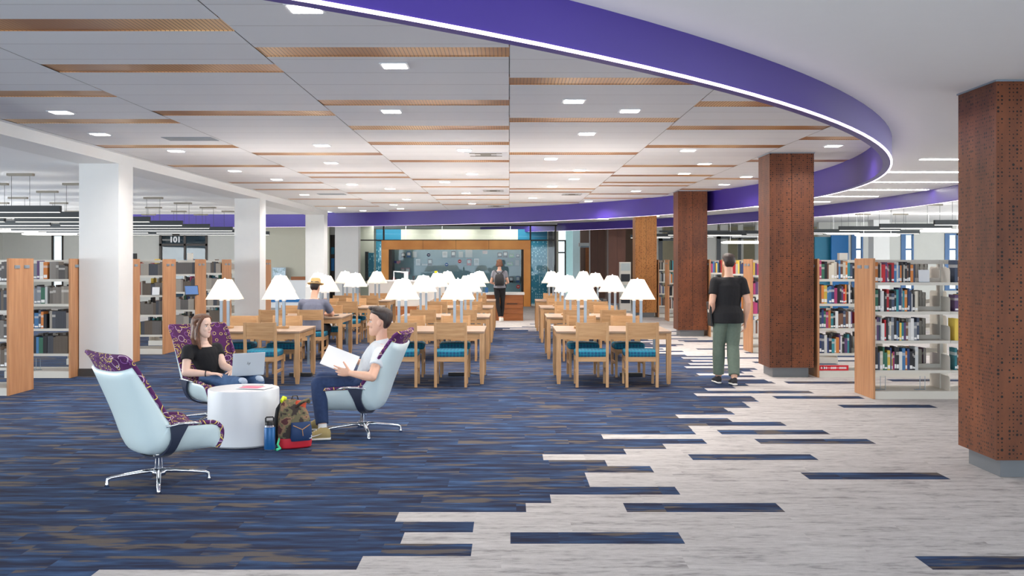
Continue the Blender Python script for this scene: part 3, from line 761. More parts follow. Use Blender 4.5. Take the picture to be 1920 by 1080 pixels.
def fill_row(x0, x1, y, z, pal, face, shelf, case, hmin=.19, hmax=.27, wmin=.012, wmax=.038, same=False):
    global grp
    grp = case
    x = x0; i = 0; hh = random.uniform(.23, .26); cc = random.choice(pal)
    while x < x1 - wmin:
        w_ = min(random.uniform(wmin, wmax), x1 - x)
        if not same or random.random() < .25: cc = random.choice(pal); hh = random.uniform(hmin, hmax)
        h = hh if same else random.uniform(hmin, hmax)
        c = cc if same else random.choice(pal)
        v = random.uniform(.8, 1.2); colr = tuple(min(1, q * v) for q in c[0])
        where = '%s book, ' + '%s from left, %s, %s shelf, %s' % (ORD[min(i, 39)], 'front' if face < 0 else 'back', SHN[shelf], case)
        book(x, y, z, w_ - .0008, random.uniform(.15, .19), h, colr, c[1], face, where, random.randrange(3) if not same else 1)
        x += w_; i += 1
LV = [.345, .70, 1.05, 1.40]; BAY = .914
def bookcase(xp, yn, sgn, nb, label, case, D=.62, panel=True, rows=None):
    """end panel at xp facing the aisle; bays run towards sgn*x"""
    t_ = thing('bookcase', (xp, yn, 0), 0, label, 'bookcase', 'double sided library bookcases')
    S = lambda a, b: (min(sgn * a, sgn * b), max(sgn * a, sgn * b))
    L = nb * BAY + .03
    p = MB().box(*S(0, .028), -.015, D + .015, 0, 1.69).build('end_panel', 'panel_wood', t_, bevel=.004)
    for yy in (.19, .44):
        q = MB()
        xo = -sgn * .004
        MB().box(min(0, xo * 2.4), max(0, xo * 2.4), yy - .065, yy + .065, 1.565, 1.605).box(min(0, xo * 3), max(0, xo * 3), yy - .04, yy + .04, 1.572, 1.598).build('label_holder', 'alu', p)
    for k in range(nb + 1):
        x = .03 + k * BAY
        MB().box(*S(x - (0 if k == 0 else .02), x + (.02 if k < nb else 0)), D / 2 - .035, D / 2 + .035, .0, 1.665).build('upright', 'steel', t_)
    MB().box(*S(.03, L), D / 2 - .02, D / 2 + .02, 1.62, 1.672).build('top_rail', 'steel', t_)
    MB().box(*S(.03, L), .0, D, 0, .094).build('base', 'steel', t_)
    for k in range(nb):
        a, b = .032 + k * BAY, .028 + (k + 1) * BAY
        for z in LV:
            for s0 in (0, 1):
                y0, y1 = (.01, D / 2 - .05) if s0 == 0 else (D / 2 + .05, D - .01)
                f = y0 if s0 == 0 else y1
                MB().box(*S(a, b), y0 + (.005 if s0 == 0 else 0), y1 - (.005 if s0 else 0), z - .018, z - .0005).box(*S(a, b), min(f, f + (.004 if s0 == 0 else -.004)), max(f, f + (.004 if s0 == 0 else -.004)), z - .035, z).build('shelf', 'steel', t_)
            # back stop ledge
            MB().box(*S(a, b), D / 2 - .028, D / 2 + .028, z, z + .05).build('back_stop', 'steel', t_)
        # end plates between the bays
        for z in [.094] + LV:
            for s0 in (0, 1):
                y0, y1 = (.02, D / 2 - .04) if s0 == 0 else (D / 2 + .04, D - .02)
                pts = []; yo, yi = (y0, y1) if s0 == 0 else (y1, y0)
                prof = [(yi, z), (yo, z), (yo, z + .13)] + [(yo + (yi - yo) * .16 * (1 - math.cos(a_)), z + .13 + .045 * math.sin(a_)) for a_ in (R(30), R(60), R(90))] + [(yi, z + .175)]
                xx = sgn * (b - .006)
                vs = [(xx, p_[0], p_[1]) for p_ in prof] + [(xx + .004, p_[0], p_[1]) for p_ in prof]; n = len(prof)
                MB().add(vs, [tuple(range(n)), tuple(range(2 * n - 1, n - 1, -1))] + [(i, (i + 1) % n, n + (i + 1) % n, n + i) for i in range(n)]).build('bracket', 'steel', t_)
    return t_
random.seed(11)
DD = .62
LO, HI, WA, WB = .19, .27, .014, .045
# ---- right side, nearest bookcase
case = 'nearest right bookcase'
bookcase(4.36, 12.1, 1, 3, 'cream steel bookcase with oak end panel at right, nearest the camera', case)
for s_ in (3, 2, 1, 0):
    z = LV[s_] + .001; x0 = 4.40
    fill_row(x0, x0 + (.48, .52, .53, .52)[3 - s_], 12.125, z, pal_bright, -1, s_, case, .20, .285 if s_ < 3 else .25)
    fill_row(x0 + .02, x0 + .80, 12.1 + DD - .03, z, pal_law if s_ else pal_bright, 1, s_, case, .21, .25, .025, .055)
    fill_row(5.36, 5.36 + (.32, .27, .24, .30)[3 - s_], 12.125, z, pal_bright, -1, s_, 'nearest right bookcase far bay', .2, .27, .022, .06)
case = 'second right bookcase'
bookcase(4.38, 14.34, 1, 2, 'bookcase at right seen between the rust column and the nearest end panel', case)
for s_ in (3, 2, 1, 0):
    fill_row(4.42, 4.42 + (.50, .47, .47, .46)[3 - s_], 14.365, LV[s_] + .001, pal_bright, -1, s_, case, .20, .27, .018, .045)
backrows = []
case = 'nearest left bookcase'
bookcase(-6.15, 12.4, -1, 1, 'left bookcase with broad oak end panel, nearest the camera', case)
for s_ in (3, 2, 1, 0): fill_row(-6.40, -6.19, 12.425, LV[s_] + .001, pal_law, -1, s_, case, .2, .25, .03, .055); backrows.append((-7.0, -6.19, 12.4, LV[s_] + .001, s_))
case = 'left bookcase by column'
bookcase(-6.205, 14.27, -1, 1, 'left bookcase just left of the nearest white column', case)
for s_ in (3, 2, 1, 0):
    fill_row(-6.92, -6.55, 14.295, LV[s_] + .001, pal_bright, -1, s_, case, .2, .26, .03, .06)
    fill_row(-6.55 + (.03 if s_ else .0), -6.245, 14.295, LV[s_] + .001, pal_law, -1, s_, case, .22 if s_ < 3 else .18, .25 if s_ < 3 else .2, .03, .05, True)
lb = [(16.1, 'left bookcase directly behind the nearest white column'), (17.9, 'left bookcase right of the nearest white column, first of three'), (19.75, 'left bookcase in the gap, one holding a tablet computer'),
      (21.6, 'left bookcase just left of the second white column'), (23.45, 'left bookcase behind the second white column'), (25.3, 'left bookcase right of the second white column')]
for i, (yn, lab) in enumerate(lb):
    bookcase(-6.13, yn, -1, 1, lab, 'x')
    case = ['hidden left bookcase', 'left card sign bookcase', 'left tablet bookcase', 'left fifth bookcase', 'x', 'left seventh bookcase'][i]
    if i == 4: continue
    for s_ in (3, 2, 1, 0):
        if i == 1: fill_row(-6.93, -6.55, yn + .025, LV[s_] + .001, pal_bright, -1, s_, case, .2, .26, .026, .05)
        xs = -6.56 if i == 1 else -6.6
        fill_row(xs, -6.17, yn + .025, LV[s_] + .001, pal_law, -1, s_, case, .19, .25, .03, .05, True)
        fill_row(xs, -6.17, yn + DD - .03, LV[s_] + .001, pal_bright, 1, s_, case, .19, .30, .03, .05)
for i, (yn, lab) in enumerate(((16.3, 'right bookcase hidden behind the middle rust column'), (18.2, 'right bookcase whose oak end stands right of the walking man'), (20.1, 'right bookcase directly behind the walking man'),
                               (22.0, 'right bookcase left of the walking man'), (25.8, 'right bookcase behind the brown column'), (27.7, 'right bookcase with small end panel left of the brown column'), (29.6, 'farthest right bookcase beside the golden lit column'))):
    bookcase(4.37, yn, 1, 1, lab, 'x')
    case = ['a', 'fourth right bookcase', 'fifth right bookcase', 'sixth right bookcase', 'b', 'small right bookcase', 'farthest right bookcase'][i]
    for s_ in (3, 2, 1, 0):
        if i in (0, 4): continue
        fill_row(4.41, 4.41 + (.35 if i == 1 else .8), yn + .025, LV[s_] + .001, pal_bright, -1, s_, case, .19, .28, .022, .05)
for x0_, x1_, y_, z_, s_ in backrows: fill_row(x0_, x1_, y_ + DD - .03, z_, pal_law, 1, s_, 'x', .19, .27, .03, .05)
for s_ in range(4): fill_row(-6.95, -6.25, 14.27 + DD - .03, LV[s_] + .001, pal_law, 1, s_, 'x', .19, .27, .03, .05); fill_row(4.45, 5.2, 14.34 + DD - .03, LV[s_] + .001, pal_law + pal_bright[:4], 1, s_, 'x', .19, .27, .02, .04)
mats = []; bb = MB()
for key, (mb_, colr) in bulk_mb.items():
    bb.cur = len(mats); mats.append(plain('distant_books_' + key, (*colr, 1), .6)); bb.add(mb_.v, mb_.f)
o = bb.build('distant_books', mats); tag(o, 'rows of small distant books on the farther bookcases', 'books', kind='stuff')
print('BOOKS', NB)
# things on the bookcases
def card(name, x, y, z, w_, h, mat, label, cat, tilt=8):
    t_ = thing(name, (x, y, z), 0, label, cat)
    MB().box(-w_ / 2, w_ / 2, 0, .004, 0, h, Matrix.Rotation(R(-tilt), 4, 'X')).build('sheet', mat, t_)
    MB().box(-w_ / 2, w_ / 2, -.01, .07, -.001, .004).build('foot', 'alu', t_)
    return t_
card('sign_card', 5.01, 12.17, 1.402, .13, .15, 'white', 'white sign card on the top shelf of the nearest right bookcase', 'sign')
card('sign_card', wx(292, 17.9), 17.895, 1.053, .13, .14, 'white', 'white sign card on the second shelf near the tablet, left side', 'sign')
t_ = thing('tablet_stand', (-6.09, 19.2, 1.0), 0, 'tablet computer on a shelf arm fixed to the left oak end panel', 'tablet')
MB().box(-.03, .02, -.10, .36, -.02, 0).build('shelf_arm', 'dark_metal', t_)
MB().box(-.13, .13, -.006, .006, 0, .19, Matrix.Translation((.02, .08, .005)) @ Matrix.Rotation(R(35), 4, 'Z') @ Matrix.Rotation(R(-18), 4, 'X')).build('body', 'black', t_)
MB().box(-.12, .12, -.008, -.006, .012, .178, Matrix.Translation((.02, .08, .005)) @ Matrix.Rotation(R(35), 4, 'Z') @ Matrix.Rotation(R(-18), 4, 'X')).build('screen', plain('tablet_screen', lin(90, 130, 190), .3), t_)
t_ = thing('tablet_stand', (4.46, 27.3, 1.0), 0, 'dark catalogue arm fixed to the small right end panel', 'tablet')
MB().box(-.12, .1, -.2, .38, -.02, 0).build('shelf_arm', 'dark_metal', t_)
# red sign lying on the base shelf of the second right bookcase
t_ = thing('red_sign', (wx(1562, 14.38), 14.36, .098), 0, 'red sign strip with white lettering on the base of the second right bookcase', 'sign')
MB().box(-.21, .21, -.01, .0, 0, .075).build('board', plain('sign_red', lin(200, 20, 40), .5), t_)
m = MB()
for x0_, w0 in ((-.18, .012), (-.155, .012), (-.155, .03), (-.11, .012), (-.04, .012), (-.02, .012), (0, .012), (.02, .012), (.08, .008), (.095, .008), (.11, .008), (.125, .008), (.14, .008), (.155, .008), (.17, .008)): m.box(x0_, x0_ + w0, -.012, -.01, .022, .052)
m.box(-.19, .18, -.0115, -.01, .034, .040)
m.build('lettering', 'white', t_)
# wire bookends on the base shelf
for x_, y_, lb in ((4.50, 12.2, 'wire bookend at the left on the base of the nearest right bookcase'), (4.98, 12.2, 'wire bookend in the middle on the base of the nearest right bookcase'), (-6.75, 14.4, 'wire bookend on the base of the bookcase left of the white column')):
    o = MB().tube([(-.04, .05, .004), (.05, .05, .004), (.05, 0, .004), (.05, 0, .17), (-.01, 0, .17), (-.01, 0, .004), (-.06, 0, .004), (-.06, .05, .004)], .004, 5).build('bookend', 'alu'); o.location = (x_, y_, .095); tag(o, lb, 'bookend', 'wire bookends')
for x_, y_, z_, c_, lb in ((wx(1583, 14.5), 14.55, 1.673, (.6, .58, .5), 'cream book box standing on top of the second right bookcase'), (4.50 + .5, 12.25 + .1, 1.673, (.15, .12, .1), 'low dark box lying on top of the nearest right bookcase')):
    pass
o = B(-.06, .06, -.05, .05, 0, .10).build('file_box', 'steel'); o.location = (wx(1581, 14.62), 14.65, 1.673); tag(o, 'small cream box standing on top of the second right bookcase', 'box')
o = B(-.07, .07, -.03, .03, 0, .12).build('file_box', 'black'); o.location = (-6.80, 18.2, 1.673); tag(o, 'black picture box standing on top of a left bookcase', 'box')
o = B(-.05, .05, -.03, .03, 0, .14).build('file_box', 'steel'); o.location = (-6.35, 20.06, 1.673); tag(o, 'pale box standing on top of the left tablet bookcase', 'box')

# ================================================================ glass pavilion, portal and desk
YP = 37.0
P = lambda px: wx(px, YP); Z = lambda py: wz(py, YP)
t_ = thing('glass_pavilion', (P(856), YP, 0), 0, 'glass walled room with dark bronze frames at the far end of the hall', 'glass room')
ox = -P(856)
def part(mb_, n, mt, par=t_): 
    o = mb_.build(n, mt, par)
    return o
def LB(x0, x1, y0, y1, z0, z1): return MB().box(x0 + ox, x1 + ox, y0, y1, z0, z1)
part(LB(P(670), P(1045), -.03, .05, Z(424), Z(421)), 'top_frame', 'mullion')
part(LB(P(672), P(1043), -.02, .04, Z(451.5), Z(449.3)), 'transom', 'mullion')
for px in (672, 719.5, 994.5, 1041.5): part(LB(P(px) - .03, P(px) + .03, -.03, .05, 0, Z(422)), 'mullion', 'mullion')
part(LB(P(672), P(1042), .0, .01, Z(450), Z(423)), 'transom_glass', 'glass')
part(LB(P(673), P(719), .0, .01, .0, Z(451)), 'side_glass', 'glass')
part(LB(P(995), P(1042), .0, .01, .0, Z(451)), 'side_glass', 'glass')
part(LB(P(1041.5) - .01, P(1041.5) + .01, .05, 5, .0, Z(423)), 'return_glass', 'glass')
# inside of the pavilion
struct(B(P(660), P(1060), YP + 5.2, YP + 5.4, 0, 3.04), 'wall_pavilion_back', 'wall_cream')
struct(B(wx(672, 38), wx(700, 38.2), 38.2, 38.3, 0, 3.0), 'wall_pavilion_left', 'wall_cream')
YQ = 38.6
teal_dots = NT('teal_wall_with_dots'); v = teal_dots.coord(); s = teal_dots.sep(v)
u_ = teal_dots.math('DIVIDE', s[0], .07); w_ = teal_dots.math('DIVIDE', s[2], .05)
wn = teal_dots.n('ShaderNodeTexWhiteNoise', noise_dimensions='2D'); teal_dots.set(wn.inputs[0], teal_dots.comb(teal_dots.math('FLOOR', u_), teal_dots.math('FLOOR', w_), 0))
du = teal_dots.math('SUBTRACT', teal_dots.math('FRACT', u_), .5)
on = teal_dots.math('MULTIPLY', teal_dots.math('GREATER_THAN', wn.outputs[0], .72), teal_dots.math('LESS_THAN', teal_dots.math('ABSOLUTE', du), .18))
M['teal_dots'] = teal_dots.fin(teal_dots.mix(on, lin(28, 124, 152), lin(170, 214, 224)), .5)
tealN = 0
for a, b, z0, z1 in ((705, 718, 0, 2.55), (994, 1026, 0, 2.55)): tealN += 1; struct(B(wx(a, YQ), wx(b, YQ), YQ, YQ + .1, z0, z1), 'wall_teal_dots', 'teal_dots')
for a, b in ((705, 752), (971, 1026)): struct(B(wx(a, YQ), wx(b, YQ), YQ - .02, YQ + .1, 2.42, wz(430, YQ)), 'wall_teal_band', 'teal_wall')
struct(B(wx(752, YQ), wx(971, YQ), YQ - .02, YQ + .1, 2.42, wz(430, YQ)), 'wall_cream_band', 'wall_cream')
o = struct(B(P(665), P(1045), YP + .1, YP + 5, 3.0, 3.03), 'ceiling_pavilion', 'ceil')
for k in range(3): MB().box(P(690 + k * 115), P(690 + k * 115) + 1.6, YP + .3, YP + 1.4, 2.985, 2.999).build('light_panel', 'glow_pav', o)
for k, xx in enumerate((763, 831, 959)): 
    pl = tag(MB().box(-.006, .006, -.006, .006, 0, .55).build('glass_clip', 'white'), 'slim white hanging rod behind the upper glass, %s of three' % ['left one', 'middle one', 'right one'][k], 'rod'); pl.location = (wx(xx - 2, 37.8), 37.8, 2.44)
# dark framed info column left, and dotted column right
o = tag(LB(0, 0, 0, 0, 0, 0) and B(wx(685, 38), wx(691, 38), 37.9, 38.1, .9, wz(472, 38)).build('pebble_panel', 'black'), 'dark speckled vertical panel inside the left glass bay', 'panel')
o = tag(B(wx(691, 37.8), wx(701, 37.8), 37.75, 37.85, 1.05, wz(474, 37.8)).build('info_display', 'teal_dots'), 'blue vertical display with white dots in the left glass bay', 'display')
o = tag(B(wx(1028, 38.5), wx(1036, 38.5), 38.4, 38.6, 0, 2.95).build('speckled_screen', plain('dark_speckle', lin(70, 70, 68), .5, vary=.6, scale=30)), 'dark speckled tall screen at the right corner of the glass room', 'screen')
# wooden portal with display wall
t_ = thing('display_portal', (P(856), YP - .1, 0), 0, 'bronze wood portal framing the glass display wall behind the desk', 'display case')
part(LB(P(718), P(994.3), -.35, .12, Z(468), Z(451.2)), 'lintel', 'portal', t_)
part(LB(P(718), P(731.5), -.35, .12, 0, Z(468)), 'jamb', 'portal', t_)
part(LB(P(981.5), P(994.3), -.35, .12, 0, Z(468)), 'jamb', 'portal', t_)
for px in (734, 795, 856, 917, 978): 
    if px in (795, 856, 917): part(LB(P(px) - .004, P(px) + .004, -.353, -.35, Z(468), Z(451.2)), 'joint', 'black', t_)
part(LB(P(731.5), P(981.5), .55, .6, .0, Z(468)), 'back_panel', plain('grey_blue_display_wall', lin(120, 158, 168), .5), t_)
part(LB(P(731.5), P(737), -.3, .55, .0, Z(468)), 'side_panel', 'mullion', t_)
part(LB(P(977.5), P(981.5), -.3, .55, .0, Z(468)), 'side_panel', 'mullion', t_)
part(LB(P(737), P(977.5), .08, .09, .9, Z(468)), 'front_glass', 'glass', t_)
YD = YP + .35
sh = [(751, 782, 483), (825, 888, 483), (932, 976, 483), (780, 812, 498), (870, 902, 498), (945, 975, 498), (960, 978, 530)]
for a, b, py in sh: part(LB(wx(a, YD), wx(b, YD), .25, .6, wz(py, YD) - .008, wz(py, YD)), 'glass_shelf', plain('green_glass_edge', lin(70, 110, 112), .2), t_)
cC = {'k': lin(40, 44, 50), 'w': lin(214, 220, 222), 'b': lin(40, 100, 160), 'r': lin(190, 50, 50), 'g': lin(110, 190, 120), 'n': lin(30, 50, 90), 'c': lin(180, 190, 190), 'p': lin(180, 150, 165)}
CM = {k: plain('plaque_' + k, c, .45) for k, c in cC.items()}
items = [(756, 483, 7, 9, 'k', 'dark framed plaque, first on the upper left glass shelf'), (766.3, 482.8, 8, 11, 'b', 'blue and white framed plaque, second on the upper left glass shelf'), (777.3, 482.8, 8, 11, 'c', 'pale framed plaque, third on the upper left glass shelf'),
         (834, 482.8, 9, 11, 'w', 'white plaque, first on the upper middle glass shelf'), (850, 482.8, 8, 12, 'k', 'dark poster plaque, second on the upper middle glass shelf'), (864, 482.8, 8, 11, 'c', 'light plaque, third on the upper middle glass shelf'),
         (879, 482.8, 13, 14, 'c', 'wide photo plaque, last on the upper middle glass shelf'), (937, 482.8, 8, 9, 'k', 'dark plaque, first on the upper right glass shelf'), (947.6, 482.8, 8, 11, 'k', 'taller dark plaque, second on the upper right glass shelf'),
         (959, 482.8, 8, 6, 'g', 'small green box, third on the upper right glass shelf'), (971, 482.8, 6, 6, 'n', 'small navy plaque, last on the upper right glass shelf'), (783.8, 497.8, 8, 12, 'w', 'white plaque on the lower left glass shelf'),
         (796, 497.8, 10, 3, 'w', 'low white model on the lower left glass shelf'), (806, 497.8, 8, 12, 'k', 'dark framed plaque on the lower left glass shelf'), (879.5, 497.8, 8, 12, 'r', 'red and white plaque on the lower middle glass shelf'),
         (893.4, 497.8, 9, 13, 'w', 'white poster plaque on the lower middle glass shelf'), (956, 497.8, 10, 6, 'g', 'pale green model on the lower right glass shelf'), (969.6, 497.8, 7, 10, 'c', 'cream plaque on the lower right glass shelf'),
         (958.6, 529.8, 7, 11, 'k', 'dark portrait frame on the bottom right glass shelf'), (971, 529.8, 7, 12, 'b', 'blue and red card on the bottom right glass shelf'),
         (755, 513, 7, 11, 'p', 'pink and white framed print at left behind the desk, left one'), (764.5, 515, 8, 13, 'p', 'pink and white framed print at left behind the desk, right one')]
for px, py, w0, h0, c0, lab in items:
    x0_, z0_ = wx(px, YD), wz(py, YD); sc = YD / FOC
    o = thing('plaque', (x0_, YD + .02, z0_ + .001), 0, lab, 'plaque', 'plaques in the display wall')
    MB().box(-w0 * sc / 2, w0 * sc / 2, 0, .03, 0, h0 * sc).build('frame', CM[c0], o)
    MB().box(-w0 * sc * .36, w0 * sc * .36, -.004, 0, h0 * sc * .35, h0 * sc * .85).build('print', CM['w' if c0 in 'kbrnp' else 'c'], o)
for px, py, c0, rr, lab in ((804, 478, 'n', 3.2, 'round purple badge on the display glass, upper left'), (837.6, 496, 'b', 3.2, 'round blue badge on the display glass, centre left'), (862, 490, 'r', 3.2, 'round red badge on the display glass, centre'), (738.9, 523, 'r', 3.6, 'round red sign at the left end of the display wall'), (971.5, 537.4, 'r', 3.6, 'round red sign at the right end of the display wall')):
    m = MB().lathe([(rr * .0196, 0), (rr * .0196, .012)], n=24, m=Matrix.Rotation(R(90), 4, 'X'))
    o = thing('round_badge', (wx(px, YP + .05), YP - .13 if py > 500 else YP - .025, wz(py, YP)), 0, lab, 'badge', 'round badges'); m.build('disc', CM[c0], o)
    MB().box(-.035, .035, -.016, -.012, -.012, .012).build('bar', 'white', o)
# flag shaped map, white sign sheet
o = thing('flag_map', (wx(745, YD), YP + .3, wz(492, YD)), 0, 'map cut-out in flag colours on the left of the display wall', 'decoration')
MB().add([(-.12, 0, .02), (-.11, 0, .06), (-.02, 0, .055), (-.02, 0, -.03), (-.10, 0, -.03)], [(0, 4, 3, 2, 1)]).build('blue_field', plain('flag_blue', lin(70, 80, 170), .6), o)
MB().box(-.02, .0, 0, .01, -.04, .055).box(.0, .08, 0, .01, -.045, .05).box(.08, .12, 0, .01, -.02, .08).box(.03, .05, 0, .01, -.07, -.045).build('striped_field', plain('flag_pink', lin(225, 170, 185), .6), o)
o = tag(B(-.09, .09, -.006, 0, -.06, .06).build('notice_sheet', 'white'), 'white notice sheet stuck under the portal lintel', 'notice'); o.location = (P(909.3), YP - .02, Z(473))
# ---- service desk
YK = 27.8
K = lambda px: wx(px, YK)
t_ = thing('service_desk', (K(890), YK, 0), 0, 'long service desk with pale front panel and wood plinth before the glass room', 'desk')
ox = -K(890)
part(LB(K(690), K(893), .12, .9, .40, wz(528, YK)), 'front_panel', plain('pale_desk_panel', lin(206, 202, 196), .4), t_)
part(LB(K(688), K(893), .08, .95, wz(528, YK), wz(528, YK) + .03), 'counter_top', 'white', t_)
part(LB(K(735), K(893), .1, .88, .0, .40), 'plinth', 'desk_wood', t_)
t_ = thing('low_counter', (K(937), YK, 0), 0, 'low wooden drawer counter with white stone top where the backpack woman stands', 'counter')
ox = -K(937)
b_ = part(LB(K(893), K(981), .1, .85, 0, wz(553, YK)), 'cabinet', 'desk_wood', t_)
part(LB(K(893.3), K(983.5), .06, .9, wz(553, YK), wz(553, YK) + .055), 'counter_top', plain('stone_top', lin(214, 212, 210), .3), t_)
for k in range(4):
    z0_ = .05 + k * .15
    part(LB(K(940), K(980), .08, .1, z0_, z0_ + .14), 'drawer', 'desk_wood', t_)
MB().box(K(950) + ox, K(970) + ox, .06, .08, .46, .48).build('pull', 'mullion', t_)
part(LB(K(893), K(898), .1, .85, wz(553, YK) + .055, 1.02), 'end_screen', 'white', t_)
# desk things
def small(name, mb_, mt, loc, lab, cat): o = tag(mb_.build(name, mt), lab, cat); o.location = loc; return o
ZK = wz(528, YK) + .03
m = thing('document_stand', (K(760), YK + .2, ZK), 0, 'white upright document holder on the left of the service desk', 'stand')
MB().box(-.06, .06, 0, .01, .0, .25).build('sheet', 'white', m); MB().box(-.06, .06, -.04, .05, 0, .008).build('foot', 'alu', m)
m = thing('desk_rail', (K(739), YK + .3, ZK), 0, 'white metal rail frame at the left end of the service desk', 'rail')
MB().tube([(-.04, 0, 0), (-.04, 0, .25), (.28, 0, .22)], .02, 8).build('rail', 'white', m)
small('yellow_folder', B(-.04, .04, -.02, .02, 0, .26), plain('folder_yellow', lin(232, 214, 30), .5), (K(815), YK + .5, ZK), 'bright yellow upright folder on the service desk among the lamps', 'folder')
small('coffee_cup', MB().lathe([(.03, 0), (.04, .12)], n=14), CM['k'], (K(773), YK + .4, ZK), 'dark cup standing beside the white document holder on the desk', 'cup')
small('hand_sanitiser', MB().lathe([(.03, 0), (.03, .10), (.012, .12), (.012, .15)], n=12), plain('aqua_bottle', lin(60, 190, 170), .3), (K(688), YK + 1.2, 1.0), 'small aqua bottle on the white side table left of the desk', 'bottle')
t_ = thing('side_table', (K(678), YK + 1.2, 0), 0, 'white high side table at the left of the service desk', 'table')
MB().box(-.35, .55, -.3, .3, .96, 1.0).build('top', 'white', t_)
for sx in (-.33, .53): MB().box(sx - .02, sx + .02, -.02, .02, 0, .96).build('leg', 'alu', t_)
small('flyer_holder', B(-.04, .04, -.02, .02, 0, .14), CM['b'], (K(912), YK + .3, wz(553, YK) + .058), 'small blue leaflet holder on the low counter left of the woman', 'leaflet holder')
small('brochure', B(-.05, .05, -.02, .02, 0, .12), CM['k'], (K(946), YK + .6, 1.16 - .26), 'small dark brochure on the low counter', 'brochure')
# exit style light on the brown wall and left wall details
t_ = thing('exit_light', (wx(1096.5, 42.9), 42.9, wz(459, 42.9)), 0, 'small white box light fixed on the brown wall above the far door', 'light')
MB().box(-.28, .2, -.12, 0, -.08, .08).build('housing', 'white', t_); MB().box(-.2, .2, -.16, -.12, -.12, -.06).build('arm', 'alu', t_)
t_ = thing('wall_screen', (wx(523, 35.9), 35.9, wz(511.5, 35.9)), 0, 'pale blue landscape picture screen leaning at the cream wall', 'picture')
MB().box(-.24, .24, 0, .03, -.19, .19).build('frame', 'alu', t_)
pt = NT('pale_landscape'); vv = pt.coord(); M['picture'] = pt.fin(pt.ramp(pt.noise(vv, 7, 6, .7), [(.40, lin(120, 150, 150)), (.5, lin(196, 222, 236)), (.6, lin(226, 240, 250))]), .4)
MB().box(-.22, .22, -.004, 0, -.17, .17).build('picture', 'picture', t_)
t_ = thing('low_shelf', (wx(552, 35.7), 35.6, 0), 0, 'low wooden shelf with dark boxes against the cream wall', 'shelf')
MB().box(-1.0, .9, 0, .4, 0, .98).build('body', 'white', t_); MB().box(-.1, .4, -.01, .3, .98, 1.1).build('wood_box', 'desk_wood', t_); MB().box(-1, .9, -.02, .4, .2, .3).build('blue_band', 'blue_wall', t_)
# wall mounted leaflets on the white pier

t_ = thing('magazine_display', (wx(1176, 33), 33.5, 0), 0, 'slim magazine display standing between two brown columns', 'magazine rack')
MB().box(-.18, .18, 0, .3, 0, 1.62).build('body', 'steel', t_)
for k in range(4): MB().box(-.15, .15, -.02, 0, .25 + k * .36, .5 + k * .36).build('magazine', CM['c' if k % 2 else 'k'], t_)
